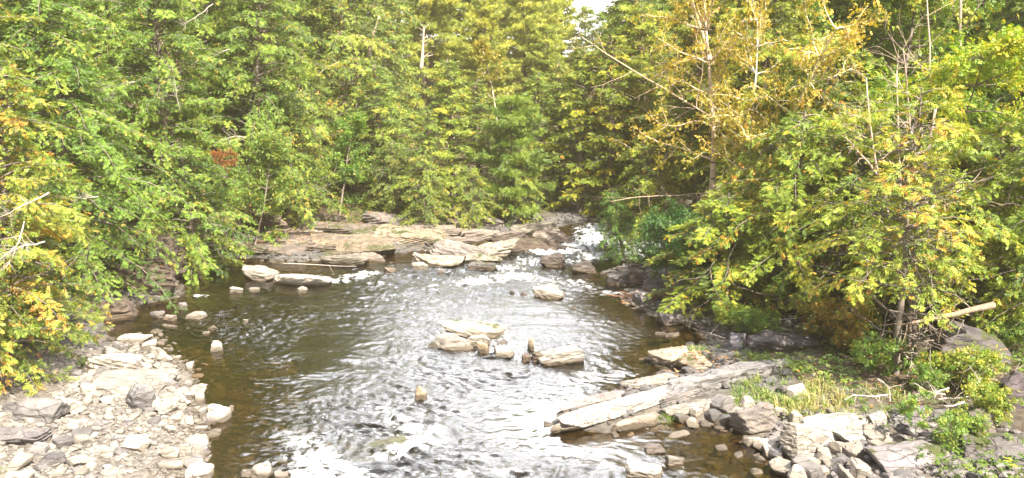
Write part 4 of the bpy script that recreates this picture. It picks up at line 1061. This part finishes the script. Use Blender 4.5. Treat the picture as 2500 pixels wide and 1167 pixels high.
tree('cedarlow', "yellowish cedar at the right edge above the fallen log", 2450, 23.0, 5.4, .95, 260, (0, -3), (1.28, 1.14, 0.68))
tree('cedarlow2', "cedar cut by the right edge of the picture", 2570, 21.5, 5.6, 1.0, 40, (0, -4), (1.20, 1.14, 0.68))
tree('mapletop', "yellow maple with a flat crown beside the dark hollow", 2300, 26, 7.6, 1.0, 15, (0, 0), (1.30, 1.23, 0.50), 'maple_tree')
tree('maple', "leafy young maple below the yellow maple", 2360, 27, 5.6, .95, 190, (0, 0), (1.28, 1.17, 0.63), 'maple_tree')
tree('maple2', "tall maple left of the yellow maple reaching the picture top", 2170, 34, 13, .75, 80, (0, 0), (1.14, 1.09, 0.63), 'maple_tree')
tree('birch1', "straight pale trunked birch with golden leaves", 1745, 33, 12.0, 0.85, 20, (0, 0), (1.15, 1.10, .70), 'birch_tree', bark=(0.95, 0.78, 0.65))
tree('birch2', "white birch leaning left over the river with golden leaves", 1775, 32, 10.2, 0.85, 120, (0, -20), (1.15, 1.10, .70), 'birch_tree', bark=(1.14, 1.09, 0.85))
tree('birch2', "slim birch with a forked white trunk in the bright cedars", 1830, 32, 9.5, .75, 250, (0, 4), (1.15, 1.10, .70), 'birch_tree')
tree('birch1', "golden birch behind the leaning birch above the rapids", 1600, 44, 12, .85, 200, (0, -6), (1.15, 1.10, .70), 'birch_tree')
tree('cedarlow2', "broad cedar behind the bright yellow green cedar", 1905, 31.5, 6.6, .95, 100, (0, -3), (1.29, 1.15, 0.61))
tree('cedarlow', "broad cedar behind the spreading cedar", 2010, 31, 8.0, .95, 10, (0, -3), (1.29, 1.13, 0.61))
tree('cedarlow2', "cedar filling the gap behind the bare stems", 2215, 25.2, 6.2, .95, 170, (0, -2), (1.29, 1.11, 0.63))
tree('cedarlow', "cedar below the leafy young maple", 2345, 24.6, 5.0, .9, 300, (0, -2), (1.29, 1.11, 0.65))
for u_, Y_, H_ in ((2780, 27, 14), (2900, 32, 16), (2830, 37, 15)):  # out of view trees added to cast shade into the hollow
    tree('cedar2', "unseen tall cedar added past the right edge to shade the hollow", u_, Y_, H_, 1.0, u_, (0, 0), (1, 1.05, .8), group="unseen shade cedars past the right edge")
# ranks behind
rs = np.random.RandomState(404)
k3 = ['cedar1', 'cedar2', 'cedar3']
for i in range(34):
    u = -500 + (i % 17) * 92 + rs.uniform(-30, 30); Y = (60, 72)[i // 17] + rs.uniform(-4, 4)
    if u > 960: continue
    tree(k3[i % 3], "tall cedar in the dense green ranks behind the left bank", u, Y, rs.uniform(14, 18), 1.0, rs.uniform(0, 360), (0, 0), (rs.uniform(.9, 1.15), 1.05, .85), group="cedars ranked behind the left bank")
for i in range(36):
    u = 1560 + (i % 12) * 98 + rs.uniform(-30, 30); Y = (52, 62, 74)[i // 12] + rs.uniform(-3, 3)
    tree(k3[i % 3], "tall cedar in the shaded ranks behind the right bank", u, Y, rs.uniform(13, 17), 1.0, rs.uniform(0, 360), (0, 0), (rs.uniform(1.0, 1.15), 1.05, .7), group="cedars ranked behind the right bank")
for u, Y, H in ((2475, 46, 14), (2560, 36, 14), (2650, 30, 12), (2700, 44, 15)):
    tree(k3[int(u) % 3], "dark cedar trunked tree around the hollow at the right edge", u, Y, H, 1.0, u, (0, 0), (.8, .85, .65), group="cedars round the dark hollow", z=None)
for u, Y, H in ((-260, 40, 16), (-330, 32, 14), (-420, 48, 17), (-230, 50, 17)):
    tree(k3[int(u) % 3], "cedar beyond the left edge of the picture", u, Y, H, 1.0, u, (0, 0), (1, 1.05, .85), group="cedars beyond the left edge")

# shrubs of the right bank
SH = [('shrub1', 1880, 24.5, 0.8, "small green bush behind the long dark grey slab"), ('shrub2', 2075, 22.6, 1.2, "bush with orange compound leaves left of the bare trunks"), ('shrub1', 2010, 24.0, 1.1, "pale green bush left of the orange leaved bush"), ('shrub1', 2150, 20.4, 0.9, "leafy green bush in front of the bare trunks"), ('shrub2', 2330, 19.4, 0.8, "yellow green bush below the huge dark boulder"), ('shrub2', 2415, 19.0, 0.85, "round leaved yellow bush at the right below the boulder"), ('shrub1', 2290, 19.2, 0.7, "light green bush beside the leaning dead stick"), ('shrub2', 2440, 17.6, 0.75, "yellow bush in the lower right corner"), ('sapling', 2255, 16.9, 1.1, "single sapling on the flat slate grey slab"), ('sapling', 2230, 24, 2.2, "sapling with large pale leaves behind the bare trunks"), ('sapling', 2120, 25, 3.0, "tall sapling with round yellow leaves in the bright cedars"), ('shrub1', 1790, 26.0, .8, "tiny yellow bush above the slate blue boulder"), ('shrub1', 1840, 25.2, .8, "low fern like bush right of the slate blue boulder"), ('shrub2', 2370, 16.4, .7, "small weedy bush at the bottom right"), ('shrub1', 2480, 20.5, 0.8, "green bush at the right edge above the twigs")]
for k, u, Y, H, lab in SH:
    c_ = (1.3, .75, .5) if 'orange' in lab else ((1.15, 1.08, .7) if 'yellow' in lab else (.9, 1.0, .8))
    tree(k, lab, u, Y, H, 1.0, u, (0, 0), c_, 'leafy_bush' if k != 'sapling' else 'sapling', 'bush' if k != 'sapling' else 'sapling')
tree('shrub2', "red leaved bush caught in the green cedars on the left", 552, 33.8, .75, .9, 0, (0, 0), (1.0, .30, .32), 'leafy_bush', 'bush', z=4.3)

# ------------------------------------------------------------------ dead wood
def dead_tree(name, label, cat, base, tip, rad, seed, kids=9, depth=2, mat='dead', col=None, bend=.05, klen=.28, sag=0.0):
    r = np.random.RandomState(seed)
    a, b = np.array(base, float), np.array(tip, float)
    n = 12
    s = np.linspace(0, 1, n)[:, None]
    L = np.linalg.norm(b - a)
    pts = a + (b - a) * s + np.cumsum(r.normal(size=(n, 3)) * bend * L / n, 0) * np.sin(s * math.pi) + np.array([0, 0, sag * L]) * np.sin(s * math.pi)
    T = Tubes()
    rr = rad * (.9 if mat == 'dead' else 1.0) * np.linspace(1.0, .32, n)
    T.add(np.vstack([pts[0], pts, pts[-1]]), np.concatenate([[.001], rr, [.001]]), 8)
    for _ in range(int(kids * 1.5)):
        i = r.randint(2, n)
        dd = pts[i] - pts[i - 1]; dd /= np.linalg.norm(dd)
        sd = r.normal(size=3); sd -= dd * (sd @ dd); sd /= np.linalg.norm(sd)
        limb(T, r, pts[i], dd * .7 + sd, L * klen * r.uniform(.4, 1.1), rr[i] * .5, depth - 1, .14, 3, 5)
    o = obj(name, T.mesh(name, M[mat]), None, color=col)
    return tag(o, label, cat)
def pY(u, v, Y):                              # point on the sight line at distance Y
    dx, dy, dz = ray(u, v); tt = Y / dy
    return np.array([dx * tt, Y, CAM_Z + dz * tt])
def pg(u, v, lift=0.0):
    z = 0.3
    for _ in range(6):
        p = at(u, v, z); z = gz(p[0], p[1]) + lift
    return at(u, v, z)
DT = [((2215, 940, 21.5), (2285, 260, 22.5), .10, "tall bare grey stem through the yellow maple"), ((2235, 800, 22.0), (2115, 190, 23.5), .06, "thin bare stem left of the tall grey stem"), ((2190, 700, 23.0), (2190, 170, 23.5), .06, "bare upright stem with a broken pale top"), ((2240, 500, 22.5), (2205, 120, 22.0), .05, "bare curved stem left of the yellow maple crown"), ((2275, 700, 24.5), (2262, -30, 26.0), .06, "slender straight grey trunk rising past the picture top"), ((2145, 430, 24), (2062, 333, 23.5), .05, "short broken white stick slanting from the cedars"), ((2320, 600, 30), (2345, -40, 31.0), .13, "pale trunk at the top right beside the dark hollow")]
for i, (a, b, rd, lab) in enumerate(DT):
    dead_tree("bare_stem", lab, "dead tree", pY(*a), pY(*b), rd, 900 + i, 11 if i < 4 else 4, 2, col=(.95, .85, .78))
dead_tree("bare_stem", "crooked pale bare limb above the straight birch", "dead branch", pY(1740, 160, 37), pY(1685, -20, 37), .11, 931, 8, 2, col=(1.1, .98, .82))
dead_tree("bare_stem", "pale dead branch spreading left under the golden leaves", "dead branch", pY(1760, 300, 36), pY(1420, 90, 34), .05, 932, 12, 3, col=(1.2, 1.05, .85))
dead_tree("bare_stem", "bare pale branch reaching left low over the river", "dead branch", pY(1745, 470, 35), pY(1490, 492, 33), .026, 933, 8, 3, col=(1.1, .95, .8))
dead_tree("dead_snag", "broken grey snag in front of the far pines", "dead tree", pY(1028, 170, 62), pY(1035, 68, 62), .17, 934, 6, 1, col=(1.1, 1, .9))
dead_tree("bare_stem", "thin forked white stem in the central clump", "dead tree", pY(1107, 390, 46.5), pY(1110, 260, 46.5), .06, 935, 6, 2, 'birch')
dead_tree("bare_stem", "leaning grey trunk high in the pale cedars", "dead tree", pY(885, 195, 55), pY(925, 40, 56), .16, 936, 4, 1, col=(.9, .8, .72))
dead_tree("bare_stem", "broken trunk showing among the left cedars", "dead tree", pY(440, 185, 37), pY(392, 98, 36.5), .10, 937, 4, 1, col=(.85, .72, .62))
for i, (a, b, s) in enumerate([((330, 200, 33), (215, 235, 32.5), .3), ((560, 120, 38), (470, 155, 37.5), .2), ((600, 335, 37), (520, 350, 36.6), .1), ((440, 275, 33.5), (420, 160, 33), 0.), ((120, 470, 19.0), (0, 530, 18.4), .1), ((110, 590, 18.6), (-10, 640, 18), .1), ((60, 540, 18.6), (5, 660, 18.2), .0), ((240, 480, 27), (160, 480, 26.5), -.1), ((830, 150, 50), (770, 190, 49), .1), ((520, 10, 37), (440, 65, 36), .1)]):
    dead_tree("dead_branch", "thin pale dead branch poking out of the left bank cedars", "dead branch", pY(*a), pY(*b),   .022, 950 + i, 8, 2, bend=.2, klen=.4, sag=s * .3)["group"] = "dead branches in the left cedars"
dead_tree("fallen_log", "weathered fallen log propped above the huge dark boulder", "log", pY(2425, 745, 19.6), pY(2215, 790, 18.9), .085, 970, 5, 1, 'drift', (.62, .56, .5))
dead_tree("fallen_log", "red brown rotten log lying at the right shore", "log", pg(1650, 715, .30), pg(1500, 725, .06), .17, 971, 4, 1, 'redlog')
dead_tree("dead_branch", "leaning grey dead stick in front of the bare trunks", "dead branch", pY(2235, 905, 19.6), pY(2300, 988, 18.9), .045, 972, 8, 2)
dead_tree("dead_branch", "long thin pale branch trailing to the slate blue boulder", "dead branch", pg(1770, 826, .2), pg(1690, 800, .08), .03, 973, 2, 1, bend=.12)
dead_tree("dead_branch", "thin straight pole lying across the shelf shallows", "dead branch", pg(690, 643, .12), pg(870, 650, .14), .025, 974, 1, 1, bend=.02)
dead_tree("fallen_log", "grey log end at the right edge below the twigs", "log", pY(2440, 965, 18.6), pY(2480, 1010, 18.2), .075, 975, 2, 1, 'drift')
r9 = np.random.RandomState(55)
for i in range(26):
    u0, v0 = r9.uniform(2140, 2500), r9.uniform(830, 985)
    Y0 = float(at(u0, v0 + 40, .7)[1])
    dead_tree("dead_branch", "tangled pale dead twig under the right bank cedars", "dead branch", pY(u0, v0, Y0), pY(u0 + r9.uniform(-120, 120), v0 + r9.uniform(-60, 50), Y0 + r9.uniform(-.5, .7)), r9.uniform(.012, .03), 980 + i, 5, 2, bend=.2, klen=.4)["group"] = "dead twigs on the right bank"
for i, (a, b) in enumerate([((2080, 1090, 17.5), (2390, 985, 19)), ((1830, 795, 25), (1960, 775, 25)), ((2430, 945, 19), (2500, 900, 19.5)), ((2200, 1000, 19), (2330, 905, 20)), ((2290, 975, 18.5), (2500, 955, 18.8)), ((2350, 760, 22), (2480, 830, 21)), ((2300, 690, 22), (2440, 820, 21))]):
    dead_tree("dead_branch", "long bare grey branch crossing the right bank undergrowth", "dead branch", pY(*a), pY(*b), .022, 1020 + i, 8, 2, bend=.15, klen=.25)["group"] = "long bare branches on the right bank"

# ------------------------------------------------------------------ grass, weeds, leaf litter
def grass_patch(spots, seed):
    r = np.random.RandomState(seed)
    Vs, tint = [], []
    for u, v, rad, n, hgt, tn in spots:
        c0 = pg(u, v)
        for k in range(n):
            if k % 16 == 0:
                tc_ = c0[:2] + r.normal(size=2) * rad * .55; hs = r.uniform(.55, 1.35); tb = tn + r.normal() * .15
            off = r.normal(size=2) * .05
            p = tc_ + off
            z0 = gz(p[0], p[1]) if k % 16 == 0 else z0
            hh = hgt * hs * r.uniform(.5, 1.2); a = math.atan2(off[1], off[0]) + r.normal() * .6; bend = r.uniform(.2, 1.1)
            d = np.array([math.cos(a), math.sin(a), 0]); s = np.array([-d[1], d[0], 0]) * .009
            b0 = np.array([p[0], p[1], z0 - .02]); m1 = b0 + d * hh * bend * .35 + [0, 0, hh * .6]; t1 = b0 + d * hh * bend + [0, 0, hh * (1 - .45 * bend)]
            Vs += [b0 - s, b0 + s, m1 + s * .8, m1 - s * .8, m1 - s * .8, m1 + s * .8, t1 + s * .2, t1 - s * .2]
            tint += [np.clip(tb + r.normal() * .14, 0, 1)] * 8
    V = np.array(Vs)
    return mesh("grass", V, np.arange(len(V)).reshape(-1, 4), None, M['grass'], False, {"tint": tint})
SPOTS = [(1900, 975, .8, 440, 0.28, .5), (1860, 965, .7, 330, 0.22, .3), (1950, 1000, .8, 440, 0.28, .65), (2000, 985, .7, 275, 0.31, .7), (1990, 955, .6, 220, 0.31, .8), (1820, 975, .5, 220, 0.19, .25), (1630, 1020, .25, 121, 0.19, .15), (1780, 1000, .3, 88, 0.19, .3), (1930, 1045, .4, 143, 0.22, .45), (2060, 1020, .5, 143, 0.22, .6), (1700, 860, .6, 165, 0.19, .35), (1650, 865, .3, 88, 0.15, .4), (1850, 880, .7, 192, 0.22, .4), (1960, 905, .8, 220, 0.25, .35), (2130, 965, .6, 165, 0.22, .5), (2150, 1010, .4, 121, 0.19, .4), (2300, 1060, .7, 176, 0.19, .4), (2400, 1090, .8, 176, 0.19, .4), (2350, 1150, .6, 165, 0.19, .35), (2230, 960, .6, 143, 0.19, .6), (1150, 805, .35, 66, 0.11, .5), (1070, 622, .4, 88, 0.15, .3), (960, 565, .6, 77, 0.15, .4), (1720, 940, .3, 66, 0.12, .25), (15, 1155, .3, 44, 0.12, .3)]
tag(obj("grass", grass_patch(SPOTS, 3)), kind="stuff", label="grass and dry weeds among the bank rocks", cat="grass")
r8 = np.random.RandomState(31)
fr = [[], [], [], [], []]
S_U = sines(41, 8, .8, 3.5)
cand = np.c_[r8.uniform(2, 17, 80000), r8.uniform(14, 40, 80000)]
cand = np.vstack([cand, np.c_[r8.uniform(-15, 5, 40000), r8.uniform(38, 50, 40000)]])
dd_ = sdist(cand)
nn_ = noise3(np.c_[cand, np.zeros(len(cand))], S_U)
ok = (dd_ > np.where(cand[:, 0] < 2, 3.0, 1.6) + .9 * nn_) & (nn_ > -.1) & (dd_ < 9) & (cand[:, 0] * 1.05 < cand[:, 1] * .62 + 2)
near_ = (cand[:, 1] < 19.5) & (dd_ < 2.2) | (r8.rand(len(cand)) < .35)
ok &= ~near_
nn_ = nn_[ok]; cand = cand[ok]; pk = r8.permutation(len(cand))[:10000]; cand = cand[pk]; nn_ = nn_[pk]
n_ = len(cand)
zc_ = ground_z(cand)
O = np.c_[cand, zc_ + np.abs(r8.normal(size=n_)) * (.10 + .16 * np.clip(nn_, 0, 1.5)) + .04]
az_ = r8.uniform(0, 6.28, n_)
A = np.c_[np.cos(az_), np.sin(az_), r8.uniform(-.2, .5, n_)]
Nn = np.array([0, 0, 1.]) + r8.normal(size=(n_, 3)) * .5
fr = [(O, A, Nn, np.exp(r8.normal(-2.15, .35, n_)), np.clip(.35 + .2 * nn_ + .14 * r8.normal(size=n_), 0, .95))]
tag(obj("undergrowth", foliage("undergrowth", fr, 'broad', M['broad'], r8), color=(.95, .85, .7)), kind="stuff", label="low leafy weeds covering the soil of the banks", cat="undergrowth")
def litter(areas, seed):
    r = np.random.RandomState(seed)
    Vs, tint = [], []
    dg = bpy.context.evaluated_depsgraph_get()
    for u, v, du, dv, n in areas:
        for _ in range(n):
            q = wat(u + r.normal() * du, v + r.normal() * dv)
            if float(sdist(q[None, :2])[0]) < -.1: continue
            hit, loc, nor, *_ = sc.ray_cast(dg, Vector((q[0], q[1], q[2] + 1.6)), Vector((0, 0, -1)))
            if not hit: continue
            a = r.uniform(0, 6.28); s = r.uniform(.03, .07)
            e1 = np.array([math.cos(a), math.sin(a), r.uniform(-.3, .3)]) * s; e2 = np.array([-math.sin(a), math.cos(a), r.uniform(-.3, .3)]) * s * .6
            c0 = np.array(loc) + [0, 0, .015]
            Vs += [c0 - e1, c0 - e2, c0 + e1, c0 + e2]; tint += [r.rand()] * 4
    V = np.array(Vs)
    return mesh("fallen_leaves", V, np.arange(len(V)).reshape(-1, 4), None, M['litter'], False, {"tint": tint})
bpy.context.view_layer.update()
tag(obj("fallen_leaves", litter([(700, 590, 60, 14, 500), (850, 560, 90, 12, 500), (640, 615, 40, 8, 200), (1460, 685, 30, 8, 160), (1530, 735, 25, 8, 120), (400, 700, 60, 20, 160), (1700, 905, 60, 12, 150), (2200, 990, 120, 30, 300), (850, 620, 80, 8, 60)], 9)), kind="stuff", label="orange fallen leaves scattered over the shaded rocks", cat="fallen leaves")
